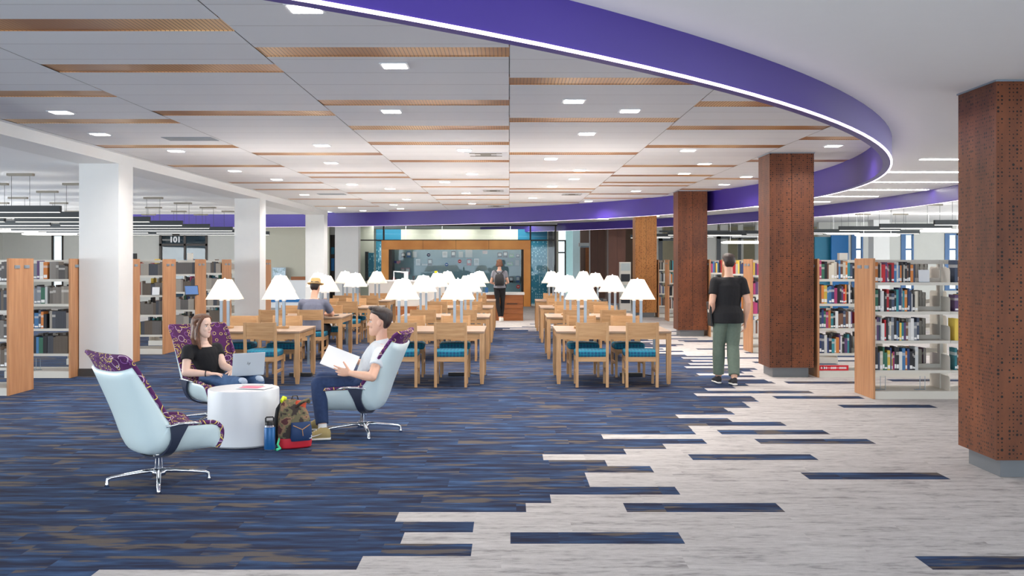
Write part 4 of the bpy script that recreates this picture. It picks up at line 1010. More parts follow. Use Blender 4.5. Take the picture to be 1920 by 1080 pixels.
# ================================================================ lounge group
def spline(ps, n):
    ps = [Vector(p) for p in ps]; out = []
    for i in range(n):
        t = i / (n - 1) * (len(ps) - 1); k = min(int(t), len(ps) - 2); u = t - k
        p0, p1, p2, p3 = ps[max(k - 1, 0)], ps[k], ps[k + 1], ps[min(k + 2, len(ps) - 1)]
        out.append(.5 * ((2 * p1) + (p2 - p0) * u + (2 * p0 - 5 * p1 + 4 * p2 - p3) * u * u + (3 * p1 - p0 - 3 * p2 + p3) * u ** 3))
    return out
def make_lounge(label, base_rot):
    t_ = thing('lounge_chair', (0, 0, 0), 0, label, 'chair', 'purple and white lounge chairs')
    NV, NU = 34, 19
    ci = spline([(.355, .27, 0), (.362, .35, 0), (.31, .42, 0), (.12, .41, 0), (-.07, .40, 0), (-.155, .46, 0), (-.235, .63, 0), (-.315, .80, 0), (-.395, .95, 0), (-.425, .99, 0)], NV)
    co = spline([(.335, .245, 0), (.27, .235, 0), (.16, .232, 0), (.04, .232, 0), (-.12, .237, 0), (-.205, .30, 0), (-.285, .52, 0), (-.365, .72, 0), (-.445, .92, 0), (-.47, .97, 0)], NV)
    wd = spline([(.235, 0, 0), (.255, 0, 0), (.275, 0, 0), (.295, 0, 0), (.305, 0, 0), (.305, 0, 0), (.305, 0, 0), (.305, 0, 0), (.308, 0, 0), (.285, 0, 0)], NV)
    lf = spline([(.0, 0, 0), (.015, 0, 0), (.035, 0, 0), (.065, 0, 0), (.095, 0, 0), (.11, 0, 0), (.085, 0, 0), (.06, 0, 0), (.035, 0, 0), (.01, 0, 0)], NV)
    inner = []; outer = []; under = []
    for v in range(NV):
        c = ci[v]; a, b = ci[max(v - 1, 0)], ci[min(v + 1, NV - 1)]
        tx, tz = b.x - a.x, b.y - a.y; L = math.hypot(tx, tz); tx /= L; tz /= L
        nf, nz = -tz, tx
        if nz < 0 and v < 5: nf, nz = -nf, -nz
        nf, nz = (-tz, tx); nf, nz = (-nf, -nz)     # towards the sitter
        ri = []; ro = []; ru = []
        for j in range(NU):
            u = -1 + 2 * j / (NU - 1); q = abs(u) ** 2.4 * lf[v].x
            p = Vector((wd[v].x * u, c.x + nf * q, c.y + nz * q)); ri.append(p)
            e = .028 * (1 - abs(u) ** 8); ru.append(Vector((wd[v].x * u * .97, c.x + nf * (q - e), c.y + nz * (q - e))))
            rim = Vector((wd[v].x * (1 if u > 0 else -1), c.x + nf * lf[v].x, c.y + nz * lf[v].x))
            s_ = math.sin(abs(u) * PI / 2) ** .72; g = 1 - math.cos(abs(u) * PI / 2) ** .8
            ro.append(Vector(((1 if u > 0 else -1) * wd[v].x * s_ * 1.008, co[v].x + (rim.y - co[v].x) * g, co[v].y + (rim.z - .012 - co[v].y) * g)))
        inner.append(ri); outer.append(ro); under.append(ru)
    def sheet(A, Bs, name, mt, sm='all'):
        NV = len(A); m = MB(); vs = [p for r_ in A for p in r_] + [p for r_ in Bs for p in r_]; o_ = NV * NU; fs = []
        for v in range(NV - 1):
            for j in range(NU - 1):
                a, b, c, d = v * NU + j, v * NU + j + 1, (v + 1) * NU + j + 1, (v + 1) * NU + j
                fs.append((a, b, c, d)); fs.append((o_ + d, o_ + c, o_ + b, o_ + a))
            for j in (0, NU - 1):
                a, d = v * NU + j, (v + 1) * NU + j; fs.append((a, d, o_ + d, o_ + a) if j == 0 else (d, a, o_ + a, o_ + d))
        for v in (0, NV - 1):
            for j in range(NU - 1):
                a, b = v * NU + j, v * NU + j + 1; fs.append((b, a, o_ + a, o_ + b) if v == 0 else (a, b, o_ + b, o_ + a))
        o = m.add(vs, fs).build(name, mt, t_, smooth=sm)
        if mt == 'purple_fab': clothmap(o, [arc_[v + (34 - NV)] for q in (0, 1) for v in range(NV) for j in range(NU)])
        return o
    arc_ = [0]
    for v in range(1, NV): arc_.append(arc_[-1] + (ci[v] - ci[v - 1]).length)
    def clothmap(o, vv):
        at_ = o.data.attributes.new('cloth', 'FLOAT_VECTOR', 'POINT')
        for k_, p_ in enumerate(o.data.vertices): at_.data[k_].vector = (p_.co.x * 1.05 + .5, vv[k_], 0)
    cu = sheet([[p + Vector((0, .0, .0)) for p in r_] for r_ in inner], under, 'upholstery', 'purple_fab')
    # piped rim standing over the shell edge
    rimL = [inner[v][0] for v in range(NV)]; rimR = [inner[v][-1] for v in range(NV)]
    loop = rimL + inner[-1][1:-1] + rimR[::-1] + inner[0][1:-1][::-1]
    mid = [p + Vector((0, 0, -.006)) for p in loop] + [loop[0] + Vector((0, 0, -.006))]
    rr_ = MB().tube(mid, .017, 8).build('rim_roll', 'purple_fab', cu, smooth='all')
    at_ = rr_.data.attributes.new('cloth', 'FLOAT_VECTOR', 'POINT'); s_acc = 0
    for k_ in range(len(mid)):
        s_acc += (mid[k_] - mid[k_ - 1]).length if k_ else 0
        for j in range(8): at_.data[k_ * 8 + j].vector = (s_acc, (j % 8) * .0135 + .3, 0)
    ns = min(v for v in range(NV // 2, NV) if ci[v].y > .935)
    sheet([[p.lerp(q, .12) for p, q in zip(a, b)] for a, b in zip(under, outer)][:ns], outer[:ns], 'shell', 'shell')
    hd = MB(); hp = [[p.lerp(q, .55) for p, q in zip(a, b)] for a, b in zip(under, outer)]
    sheet(under[ns - 2:], hp[ns - 2:], 'back_roll', 'purple_fab')
    # charcoal brackets with an aluminium arm rail
    for sx in (-1, 1):
        m = MB(); path = []
        v0 = min(range(NV), key=lambda v: abs(ci[v].x + .0) if v < 22 else 9)
        for k in range(11):
            u = k / 10; j = (NU - 1) / 2 + sx * u * (NU - 1) / 2; j0 = int(j); fr = j - j0; p = outer[v0][j0].lerp(outer[v0][min(j0 + 1, NU - 1)], fr)
            path.append(p + Vector((sx * .014 * min(1, u * 2), 0, -.012 * (1 - u))))
        vs = []; fs = []
        for k, p in enumerate(path):
            u = k / 10; hw = .034 + .012 * (1 - u) + .040 * max(0, (u - .72) / .28) ** 1.8
            for dy, o_ in ((-hw, 0), (hw, 0), (hw * .9, 1), (-hw * .9, 1)):
                off = Vector((sx * .016 * u, 0, -.016 * (1 - u))) * o_
                vs.append(p + Vector((0, dy, 0)) + off)
        for k in range(10):
            for q in range(4): fs.append((k * 4 + q, k * 4 + (q + 1) % 4, (k + 1) * 4 + (q + 1) % 4, (k + 1) * 4 + q))
        fs += [(0, 1, 2, 3), (43, 42, 41, 40)]
        br = m.add(vs, fs).build('arm_bracket', 'rubber', t_, smooth=True)
        e = path[-1]
        MB().tube([e + Vector((0, -.10, .0)), e + Vector((sx * .012, -.02, .012)), e + Vector((sx * .012, .10, .010)), e + Vector((0, .17, -.004))], [(.012, .010), (.026, .010), (.026, .010), (.010, .008)], 10).build('arm_rail', 'chrome', br, smooth='all')
    MB().lathe([(.030, .06), (.036, .075), (.034, .12), (.030, .20), (.05, .232), (.02, .24)], n=20).build('column', 'chrome', t_, smooth='all')
    bs = MB().lathe([(.0, .062), (.05, .066), (.055, .09), (.038, .115), (.0, .118)], n=20).build('hub', 'chrome', t_, smooth='all')
    for k in range(4):
        a = base_rot + k * PI / 2; c, s_ = math.cos(a), math.sin(a); P_ = lambda r_, z: (c * r_, s_ * r_, z)
        MB().tube([P_(.02, .098), P_(.12, .092), P_(.24, .078), P_(.33, .066), P_(.352, .055), P_(.358, .02), P_(.36, .0)], [(.021, .018), (.019, .015), (.016, .012), (.014, .011), (.014, .013), (.012, .012), (.020, .020)], 12).build('base_leg', 'chrome', t_, smooth='all')
    return t_
l1 = make_lounge('empty purple and white swivel lounge chair nearest the camera', R(19) - R(-45))
l1.location = (-2.615, 7.52, 0); l1.rotation_euler = (0, 0, R(-45))
l2 = make_lounge('lounge chair in which the woman with the laptop sits', R(30))
l2.location = (-3.0, 10.27, 0); l2.rotation_euler = (0, 0, R(-137))
l3 = make_lounge('lounge chair in which the man in the white polo sits', R(-74) - R(84))
l3.location = (-1.40, 9.68, 0); l3.rotation_euler = (0, 0, R(84))
# drum table, magazines, bottle
t_ = thing('drum_table', (-2.416, 9.17, 0), 0, 'white round drum side table between the lounge chairs', 'table')
MB().lathe([(.28, 0), (.30, .004), (.316, .02), (.318, .05), (.316, .49), (.314, .50)], n=72).build('body', 'white', t_, smooth=True)
MB().lathe([(.312, .4995), (.312, .503), (.306, .505)], n=72).build('top', 'white', t_, smooth=True)
for i, (x_, y_, rz, mt, lab) in enumerate(((-2.32, 9.26, 12, 'white', 'white leaflet under the pink one on the drum table'), (-2.30, 9.13, -14, None, 'pink printed magazine lying on the drum table'))):
    if mt is None: mt = plain('pink_print', lin(226, 96, 130), .4)
    o = thing('magazine', (x_, y_, .506 + i * .005), R(rz), lab, 'magazine'); MB().box(-.14, .14, -.10, .10, 0, .004).build('sheets', 'white', o); MB().box(-.13, .06, -.08, .08, .004, .0045).build('printed_panel', mt if i else M['pages'], o)
t_ = thing('water_bottle', (-2.09, 8.79, 0), R(20), 'blue insulated bottle with black loop lid on the carpet', 'bottle')
MB().lathe([(.044, 0), (.046, .004), (.046, .02)], n=28).build('steel_base', 'chrome', t_, smooth=True)
MB().lathe([(.047, .02), (.048, .024), (.048, .205), (.045, .212)], n=28).build('body', plain('bottle_blue', lin(20, 92, 150), .35, .2), t_, smooth=True)
MB().lathe([(.044, .212), (.038, .228)], n=28).build('steel_collar', 'chrome', t_, smooth=True)
l = MB().lathe([(.036, .228), (.040, .232), (.040, .252), (.034, .262), (.03, .264)], n=28).build('lid', 'black', t_, smooth=True)
MB().tube([(-.034, 0, .25), (-.034, 0, .288), (-.026, 0, .297), (.026, 0, .297), (.034, 0, .288), (.034, 0, .25)], [(.007, .010)] * 6, 8).build('loop', 'black', l, smooth=True)

# ---- camouflage backpack on the floor
ca = NT('camouflage_cloth'); v = ca.coord()
c = ca.ramp(ca.noise(ca.mapping(v, (1, 1, 1.2)), 6.5, 3, .6), [(.42, lin(58, 48, 44)), (.47, lin(104, 98, 72)), (.52, lin(138, 110, 84)), (.58, lin(84, 44, 46))], 'CONSTANT')
M['camo'] = ca.fin(c, .85)
bp = thing('backpack', (-1.915, 8.98, 0), R(28), 'camouflage backpack with red bottom and navy pocket on the carpet', 'backpack')
def superloft(m, secs, n=28, e=.55):
    vs = []
    for (cx, cy, z, rx, ry) in secs:
        for j in range(n):
            a = 2 * PI * j / n; c_, s_ = math.cos(a), math.sin(a)
            vs.append((cx + rx * math.copysign(abs(c_) ** e, c_), cy + ry * math.copysign(abs(s_) ** e, s_), z))
    k = len(secs); fs = []
    for i in range(k - 1):
        for j in range(n): fs.append((i * n + j, i * n + (j + 1) % n, (i + 1) * n + (j + 1) % n, (i + 1) * n + j))
    fs += [tuple(range(n - 1, -1, -1)), tuple((k - 1) * n + j for j in range(n))]
    return m.add(vs, fs)
superloft(MB(), [(0, 0, .0, .125, .075), (0, 0, .012, .145, .09), (0, 0, .05, .15, .095), (0, .0, .095, .148, .094)]).build('red_base', plain('red_leatherette', lin(196, 24, 44), .5), bp, smooth=True)
superloft(MB(), [(0, 0, .095, .149, .095), (-.002, 0, .16, .148, .10), (-.006, .004, .24, .142, .098), (-.012, .008, .31, .13, .088), (-.02, .012, .37, .11, .07), (-.03, .02, .41, .085, .045), (-.035, .025, .425, .05, .02)]).build('body', 'camo', bp, smooth=True)
pk = superloft(MB(), [(.03, -.098, .07, .085, .02), (.03, -.108, .10, .095, .035), (.03, -.108, .19, .092, .035), (.028, -.10, .235, .085, .018)]).build('pocket', plain('navy_pocket', lin(30, 58, 100), .7), bp, smooth=True)
MB().tube([(-.05, -.138, .215), (.03, -.146, .175), (.10, -.138, .215)], .004, 6).tube([(.03, -.146, .175), (.035, -.15, .12)], .003, 6).build('zip_cord', plain('tan_cord', lin(190, 140, 90), .5), pk)
MB().box(.095, .118, -.135, -.133, .09, .12).build('label_patch', 'white', pk)
MB().tube([(-.09, .04, .40), (-.135, .03, .34), (-.165, .0, .22), (-.16, .02, .08), (-.12, .05, .03)], [(.006, .028)] * 5, 8).build('shoulder_strap', 'black', bp, smooth=True)
MB().tube([(-.07, .03, .43), (-.10, .0, .445), (-.125, -.03, .42)], [(.012, .02)] * 3, 10).build('tag', plain('neon_tag', lin(222, 236, 40), .5), bp, smooth=True)
MB().tube([(.0, -.04, .36), (.05, -.06, .405), (.10, -.05, .42), (.13, -.01, .39)], [(.028, .012), (.034, .016), (.03, .016), (.016, .01)], 10).build('open_flap', 'camo', bp, smooth=True)
superloft(MB(), [(.045, -.02, .33, .045, .03), (.05, -.03, .40, .05, .028), (.05, -.03, .415, .04, .02)]).build('lining', plain('orange_lining', lin(216, 84, 50), .7), bp, smooth=True)
MB().tube([(-.02, .02, .42), (-.01, .02, .455), (.03, .02, .455), (.04, .02, .42)], [(.005, .010)] * 4, 8).build('top_handle', 'black', bp, smooth=True)
MB().tube([(-.14, -.03, .10), (-.17, -.07, .05), (-.15, -.09, .01)], .010, 7).tube([(-.15, -.09, .02), (-.19, -.10, .008)], .012, 7).build('green_charm', plain('mint_ribbon', lin(80, 220, 160), .6), bp, smooth=True)

# ================================================================ people
def skinmat(name, c): return plain(name, c, .5, vary=.05, scale=20, Subsurface_Weight=.08, Subsurface_Radius=(.02, .008, .004))
SK1 = skinmat('skin_light', lin(236, 198, 178)); SK2 = skinmat('skin_tan', lin(224, 176, 150))
def cloth(name, c, c2=None, sc=30, rough=.85, wr=.35):
    t = NT(name); v = t.coord()
    f = t.noise(v, sc, 4)
    h = t.noise(t.mapping(v, (1, 1, .6)), 9, 3, .6); t.bump(h, wr, .03)
    return t.fin(t.mix(f, c, c2 or tuple(x * .85 for x in c[:3]) + (1,)), rough)
def hairmat(name, a, b):
    t = NT(name); v = t.coord(); f = t.noise(t.mapping(v, (60, 60, 4)), 3, 3); t.bump(f, .5, .01)
    return t.fin(t.ramp(f, [(.3, a), (.7, b)]), .42)
def remesh(mb_, vox, smooth=3):
    o = mb_.build('tmp', M['black'])
    md = o.modifiers.new('r', 'REMESH'); md.mode = 'VOXEL'; md.voxel_size = vox
    if smooth: s_ = o.modifiers.new('s', 'SMOOTH'); s_.iterations = smooth; s_.factor = .5
    dg_ = bpy.context.evaluated_depsgraph_get(); me = bpy.data.meshes.new_from_object(o.evaluated_get(dg_))
    bpy.data.objects.remove(o)
    me.polygons.foreach_set('use_smooth', [True] * len(me.polygons))
    return me
def add_mesh(name, me, mats, parent, loc=(0, 0, 0)):
    me.materials.clear()
    for m in (mats if isinstance(mats, (list, tuple)) else [mats]): me.materials.append(M[m] if isinstance(m, str) else m)
    o = bpy.data.objects.new(name, me); col.objects.link(o); o.location = loc
    if parent is not None: o.parent = parent
    return o
V = lambda *a: Vector(a)
def limb(m, pts, rad, n=14):
    pts = [Vector(p) for p in pts]; P2 = []; R2_ = []
    for i in range(len(pts) - 1):
        for k in range(4):
            u = k / 4; P2.append(pts[i].lerp(pts[i + 1], u)); R2_.append(rad[i] * (1 - u) + rad[i + 1] * u)
    P2.append(pts[-1]); R2_.append(rad[-1])
    m.tube(P2, R2_, n)
    for p, r_ in zip(pts, rad): m.ell(p, (r_, r_, r_))
def tloft(m, secs, side, n=22):
    """closed loft of ellipses: (centre, half width along side, half depth)"""
    side = Vector(side).normalized(); k = len(secs); vs = []
    for i, (c_, a, b) in enumerate(secs):
        d = (Vector(secs[min(i + 1, k - 1)][0]) - Vector(secs[max(i - 1, 0)][0])).normalized(); f = d.cross(side).normalized()
        for j in range(n):
            t = 2 * PI * j / n; vs.append(Vector(c_) + side * (a * math.cos(t)) + f * (b * math.sin(t)))
    fs = []
    for i in range(k - 1):
        for j in range(n): fs.append((i * n + j, i * n + (j + 1) % n, (i + 1) * n + (j + 1) % n, (i + 1) * n + j))
    fs += [tuple(range(n - 1, -1, -1)), tuple((k - 1) * n + j for j in range(n))]
    return m.add(vs, fs)
def frame(fwd, up=(0, 0, 1)):
    f = Vector(fwd).normalized(); u = Vector(up); r_ = f.cross(u).normalized(); u = r_.cross(f)
    return Matrix((r_, f, u)).transposed().to_4x4()       # columns: right, forward, up
HS = [(-.116, .014, .070, .046), (-.108, .027, .080, .012), (-.090, .040, .085, -.012), (-.068, .050, .084, -.030), (-.042, .057, .081, -.055), (-.015, .062, .077, -.076), (.008, .066, .075, -.090),
      (.030, .069, .081, -.098), (.055, .072, .081, -.103), (.080, .070, .070, -.098), (.100, .055, .046, -.078), (.112, .032, .014, -.048), (.117, .008, -.010, -.024)]
def head(m, c, F, s=1.0):
    T = Matrix.Translation(c) @ F @ Matrix.Scale(s, 4)
    def e(p, r_):
        mm = MB().ell((0, 0, 0), r_, n=18, k=12); m.add([T @ (Vector(p) + Vector(q)) for q in mm.v], mm.f)
    sl = spline([(z, w_, 0) for z, w_, f_, b_ in HS], 40); sf = spline([(f_, b_, 0) for z, w_, f_, b_ in HS], 40); n = 28; vs = []; fs = []
    for a_, b_ in zip(sl, sf):
        cy, ry = (b_.x * .38 + b_.y * .62), 0
        for j in range(n):
            t = 2 * PI * j / n; sn, cs = math.sin(t), math.cos(t)
            y = cy + (b_.x - cy) * abs(sn) ** .92 if sn > 0 else cy - (cy - b_.y) * abs(sn)
            vs.append(T @ V(a_.y * math.copysign(abs(cs) ** .9, cs), y, a_.x))
    for i in range(39):
        for j in range(n): fs.append((i * n + j, i * n + (j + 1) % n, (i + 1) * n + (j + 1) % n, (i + 1) * n + j))
    fs += [tuple(range(n - 1, -1, -1)), tuple(39 * n + j for j in range(n))]; m.add(vs, fs)
    for sx in (-1, 1):
        e((sx * .034, .060, -.028), (.018, .018, .020)); e((sx * .028, .070, .026), (.022, .010, .007)); e((sx * .069, -.010, -.006), (.007, .015, .027))
    q = MB(); limb(q, [V(0, .072, .016), V(0, .084, -.004), V(0, .094, -.022)], [.0085, .009, .0115], 10); m.add([T @ Vector(x) for x in q.v], q.f)
    e((.009, .086, -.027), (.007, .009, .006)); e((-.009, .086, -.027), (.007, .009, .006)); e((0, .080, -.054), (.019, .008, .006)); e((0, .079, -.065), (.017, .008, .007))
    return T
def hairloft(m, T, secs, n=28):
    ss = spline([(z, w_, 0) for z, w_, f_, b_ in secs], 30); sf = spline([(f_, b_, 0) for z, w_, f_, b_ in secs], 30); vs = []; fs = []
    for a_, b_ in zip(ss, sf):
        cy, ry = (b_.x + b_.y) / 2, (b_.x - b_.y) / 2
        for j in range(n):
            t = 2 * PI * j / n; sn, cs = math.sin(t), math.cos(t)
            vs.append(T @ V(a_.y * math.copysign(abs(cs) ** .8, cs), cy + ry * math.copysign(abs(sn) ** .8, sn), a_.x))
    for i in range(29):
        for j in range(n): fs.append((i * n + j, i * n + (j + 1) % n, (i + 1) * n + (j + 1) % n, (i + 1) * n + j))
    fs += [tuple(range(n - 1, -1, -1)), tuple(29 * n + j for j in range(n))]; m.add(vs, fs); return m
SHORT = [(-.050, .036, -.040, -.066), (-.035, .056, -.032, -.082), (-.01, .066, -.030, -.098), (.015, .0715, -.022, -.106), (.035, .0755, .020, -.111), (.060, .078, .040, -.114), (.085, .078, .070, -.108), (.108, .067, .066, -.088), (.124, .045, .035, -.058), (.130, .015, .0, -.025)]
LONG = [(-.15, .060, -.050, -.105), (-.08, .070, -.050, -.118), (-.03, .076, -.045, -.120), (.01, .080, -.030, -.122), (.04, .082, .010, -.124), (.070, .082, .045, -.122), (.095, .072, .062, -.105), (.115, .052, .045, -.078), (.127, .02, .010, -.035)]
def face_parts(T, parent, root, eyes, lips, brow):
    inv = Matrix.Translation(-root)
    def put(m, nm, mt): m.v = [tuple(inv @ T @ Vector(q)) for q in m.v]; m.build(nm, mt, parent, smooth='all')
    for sx in (-1, 1):
        put(MB().ell((sx * .0295, .0655, .004), (.0125, .0105, .0062)), 'eye', 'label')
        put(MB().ell((sx * .0295, .0745, .0035), (.0052, .0028, .0052)), 'iris', eyes)
        put(MB().tube([V(sx * .013, .0815, .020), V(sx * .028, .0815, .0255), V(sx * .047, .0690, .020)], [(.0022, .003), (.0024, .0034), (.0012, .002)], 6), 'eyebrow', brow)
        put(MB().tube([V(sx * .017, .0735, .0075), V(sx * .029, .0765, .0105), V(sx * .043, .0670, .006)], [(.0015, .0014)] * 3, 6), 'eyelid', brow)
    put(MB().ell((0, .0830, -.0545), (.0185, .0062, .0034)).ell((0, .0825, -.0620), (.0160, .0064, .0042)), 'mouth', lips)
def hand(m, w_, d, nrm, thumb, curl=(.35, .35, .4, .45), spread=.10, s=1.0, tcurl=.35):
    """wrist w_, pointing d, palm facing nrm, thumb on side `thumb`"""
    d = Vector(d).normalized(); t = Vector(thumb); t = (t - d * t.dot(d)).normalized(); n_ = Vector(nrm); n_ = (n_ - d * n_.dot(d) - t * n_.dot(t)).normalized(); w_ = Vector(w_)
    tloft(m, [(w_ - d * .02 * s, .026 * s, .019 * s), (w_ + d * .015 * s, .030 * s, .018 * s), (w_ + d * .05 * s, .039 * s, .015 * s), (w_ + d * .082 * s, .041 * s, .013 * s), (w_ + d * .094 * s, .036 * s, .010 * s)], t, 16)
    L = (.98, 1.08, 1.0, .78)
    for i in range(4):
        off = (.0305 - .0205 * i) * s; dirv = (d + t * (1.5 - i) * spread).normalized(); p = w_ + d * (.086 - (.006 if i == 3 else 0)) * s + t * off; pts = [p - d * .02 * s, p]; ang = 0
        for k, sl_ in enumerate((.042, .027, .021)):
            ang += curl[i] * (1, 1.15, .8)[k]; dd = dirv * math.cos(ang) + n_ * math.sin(ang); p = p + dd * sl_ * L[i] * s; pts.append(p)
        limb(m, pts, [.0095 * s, .0095 * s, .0088 * s, .008 * s, .0068 * s], 10)
    p = w_ + d * .022 * s + t * .024 * s + n_ * .004 * s; pts = [w_ + d * .01 * s + t * .012 * s, p]; dd = (t * .78 + d * .62 + n_ * .15).normalized()
    for k, sl_ in enumerate((.034, .032, .026)):
        dd = (dd + (d * .5 + n_ * .5) * tcurl * (k > 0)).normalized(); p = p + dd * sl_ * s; pts.append(p)
    limb(m, pts, [.014 * s, .0145 * s, .0115 * s, .010 * s, .0082 * s], 10)
def shoe(par, root, heel, toe, up, mt, sole_mt, L=.28, name='shoe', lace=None, extra=None):
    """sole on the line heel-toe; returns the upper"""
    heel = Vector(heel); toe = Vector(toe); f = (toe - heel).normalized(); L = (toe - heel).length; u = Vector(up); s_ = f.cross(u).normalized(); u = s_.cross(f)
    def mk(secs, n=18):
        m = MB(); vs = []
        for (y, z, a, b) in secs:
            for j in range(n):
                t = 2 * PI * j / n; zz = b * math.sin(t)
                vs.append(heel + f * (y * L) + s_ * (a * math.cos(t)) + u * (z + zz) - root)
        k = len(secs); fs = []
        for i in range(k - 1):
            for j in range(n): fs.append((i * n + j, i * n + (j + 1) % n, (i + 1) * n + (j + 1) % n, (i + 1) * n + j))
        fs += [tuple(range(n - 1, -1, -1)), tuple((k - 1) * n + j for j in range(n))]
        return m.add(vs, fs)
    m = mk([(.0, .05, .012, .02), (.03, .055, .032, .045), (.15, .062, .038, .055), (.32, .065, .038, .055), (.45, .055, .039, .042), (.65, .045, .046, .030), (.82, .038, .046, .024), (.94, .034, .036, .018), (1.0, .03, .016, .010)])
    o = m.build(name, mt, par, smooth='all')
    m = mk([(.0, .014, .02, .012), (.04, .014, .036, .014), (.3, .014, .040, .014), (.6, .014, .048, .014), (.85, .014, .046, .014), (.97, .014, .034, .012), (1.01, .014, .016, .008)])
    m.build('sole', sole_mt, o, smooth='all')
    return o, f, s_, u, heel, L
def shirt_person(name, label, root, J, side, skin, top, bottom, hair=None, vox=.006, female=False, sleeve=.55, hs=1.0, hands=None, slim=1.0, neckdrop=.0):
    """J: joints in world space; builds body, top and trousers"""
    root = Vector(root); p = thing(name, root, 0, label, 'person')
    side = Vector(side).normalized()
    def off(m): m.v = [tuple(Vector(q) - root) for q in m.v]; return m
    k = .92 if female else 1.0; k *= slim
    tors = [(J['pelvis'] + V(0, 0, -.05), .135 * k + (.01 if female else 0), .105 * k), (J['pelvis'], .165 * k + (.01 if female else 0), .118 * k), (J['pelvis'].lerp(J['chest'], .4), .150 * k * (.88 if female else 1), .108 * k * (.95 if female else J.get('deep', 1))), (J['chest'], .165 * k, .118 * k * J.get('deep', 1)),
            (J['chest'].lerp(J['neck'], .5), .172 * k, .108 * k), (J['chest'].lerp(J['neck'], .82), .135 * k, .08 * k), (J['neck'], .065, .06), (J['neck'] + (J['head'] - J['neck']) * .15, .055, .055)]
    def arm(m, s_, g, frac=1.0):
        a, b, c_ = J['sh' + s_], J['el' + s_], J['wr' + s_]
        if frac >= 1: limb(m, [a, b, b.lerp(c_, .3), c_], [(.052 * k + g), (.042 * k + g), (.043 * k + g), (.027 * k + g)])
        else: limb2(m, [a, a.lerp(b, frac)], [.058 * k + g, .050 * k + g * 1.3])
    def limb2(m, pts, rad, n=16):
        m.tube([pts[0].lerp(pts[1], q / 4) for q in range(5)], [rad[0] + (rad[1] - rad[0]) * q / 4 for q in range(5)], n); m.ell(pts[0], (rad[0],) * 3)
    def leg(m, s_, g, cut=1.0):
        h, kn, an = J['hip' + s_], J['kn' + s_], J['an' + s_]
        e = kn.lerp(an, cut)
        limb(m, [h, h.lerp(kn, .5), kn], [.088 * k + g, .076 * k + g, .058 * k + g])
        m.tube([kn.lerp(e, q / 6) for q in range(7)], [(.057 + (.060 - .057) * min(q / 2, 1) - (.020 - g * .4) * max(0, (q - 2) / 4)) * k + g for q in range(7)], 16)
    m = MB(); tloft(m, tors, side)
    for s_ in 'LR': limb(m, [J['neck'] + V(0, 0, -.045), J['sh' + s_] + V(0, 0, .008)], [.050 * k, .042 * k])
    for s_ in 'LR': arm(m, s_, 0); leg(m, s_, 0); m.ell(J['an' + s_], (.038,) * 3)
    F = frame(J['look'], J.get('lookup', (0, 0, 1)))
    T = head(m, J['head'], F, hs)
    limb(m, [J['neck'], T @ V(0, -.018, -.045)], [.056 * k, .052 * k])
    for s_ in 'LR':
        h_ = (hands or {}).get(s_, {}); e, w_ = J['el' + s_], J['wr' + s_]; d = h_.get('d', (w_ - e))
        hand(m, w_, d, h_.get('n', side * (1 if s_ == 'L' else -1)), h_.get('t', J['fwd']), h_.get('curl', (.3, .33, .36, .4)), s=h_.get('s', .97 * (k if female else 1)), spread=h_.get('spread', .06))
    body = add_mesh('body', remesh(off(m), vox, 2), skin, p)
    if top is not None:
        m = MB(); g = .013
        tt = [(c_, a + g, b + g) for c_, a, b in tors[:-2]]; hw_ = J.get('hemw', .172); tt[0] = (J['pelvis'] + V(0, 0, J.get('hem', -.02)), hw_ * k, (hw_ - .044) * k); tt[1] = (tt[1][0], max(tt[1][1], (hw_ - .004) * k), max(tt[1][2], (hw_ - .05) * k))
        nk = J['neck']; tt += [(nk - (nk - J['chest']).normalized() * (.005 + neckdrop), .075, .070)]
        tloft(m, tt, side)
        for s_ in 'LR': arm(m, s_, .011, sleeve); limb(m, [J['neck'] + V(0, 0, -.055 - neckdrop), J['sh' + s_] + V(0, 0, .006)], [.056 * k, .052 * k]); limb(m, [J['chest'].lerp(J['neck'], .45), J['chest'].lerp(J['neck'], .4).lerp(J['sh' + s_], .8)], [.10 * k, .075 * k])
        add_mesh('shirt', remesh(off(m), vox * 1.15, 4), top, p)
    m = MB(); tloft(m, [(J['pelvis'] + V(0, 0, -.06), .13 * k, .11 * k), (J['pelvis'] + V(0, 0, -.01), .175 * k, .126 * k), (J['pelvis'].lerp(J['chest'], .22), .160 * k, .118 * k)], side)
    for s_ in 'LR': leg(m, s_, J.get('legg', .014), .94)
    add_mesh('trousers', remesh(off(m), vox * 1.15, 3), bottom, p)
    return p, T, off, root
denim = cloth('dark_denim', lin(28, 46, 82), lin(44, 66, 106)); black_c = cloth('black_cotton', lin(20, 20, 24)); white_c = cloth('pale_polo_cotton', lin(226, 230, 232), lin(214, 220, 224))
olive = cloth('olive_trousers', lin(92, 108, 96), lin(112, 126, 112)); greytee = cloth('grey_tee', lin(136, 136, 144)); greyshirt = cloth('grey_blue_shirt', lin(118, 122, 140)); blue_j = cloth('worn_blue_jeans', lin(34, 60, 100), lin(84, 116, 156), 14)
hb = hairmat('dark_brown_hair', lin(30, 22, 20), lin(62, 46, 40)); hl_ = hairmat('brown_long_hair', lin(58, 34, 22), lin(130, 82, 52)); lipm = plain('lips', lin(206, 142, 132), .5); iris = plain('iris_brown', lin(50, 34, 28), .3)
def world_off(m, root): m.v = [tuple(Vector(q) - Vector(root)) for q in m.v]; return m
def headprims(T, prims):
    m = MB()
    for pr in prims:
        if pr[0] == 'e':
            q = MB().ell(pr[1], pr[2], n=16, k=10); m.add([T @ Vector(x) for x in q.v], q.f)
        else:
            q = MB(); limb(q, pr[1], pr[2], 10); m.add([T @ Vector(x) for x in q.v], q.f)
    return m
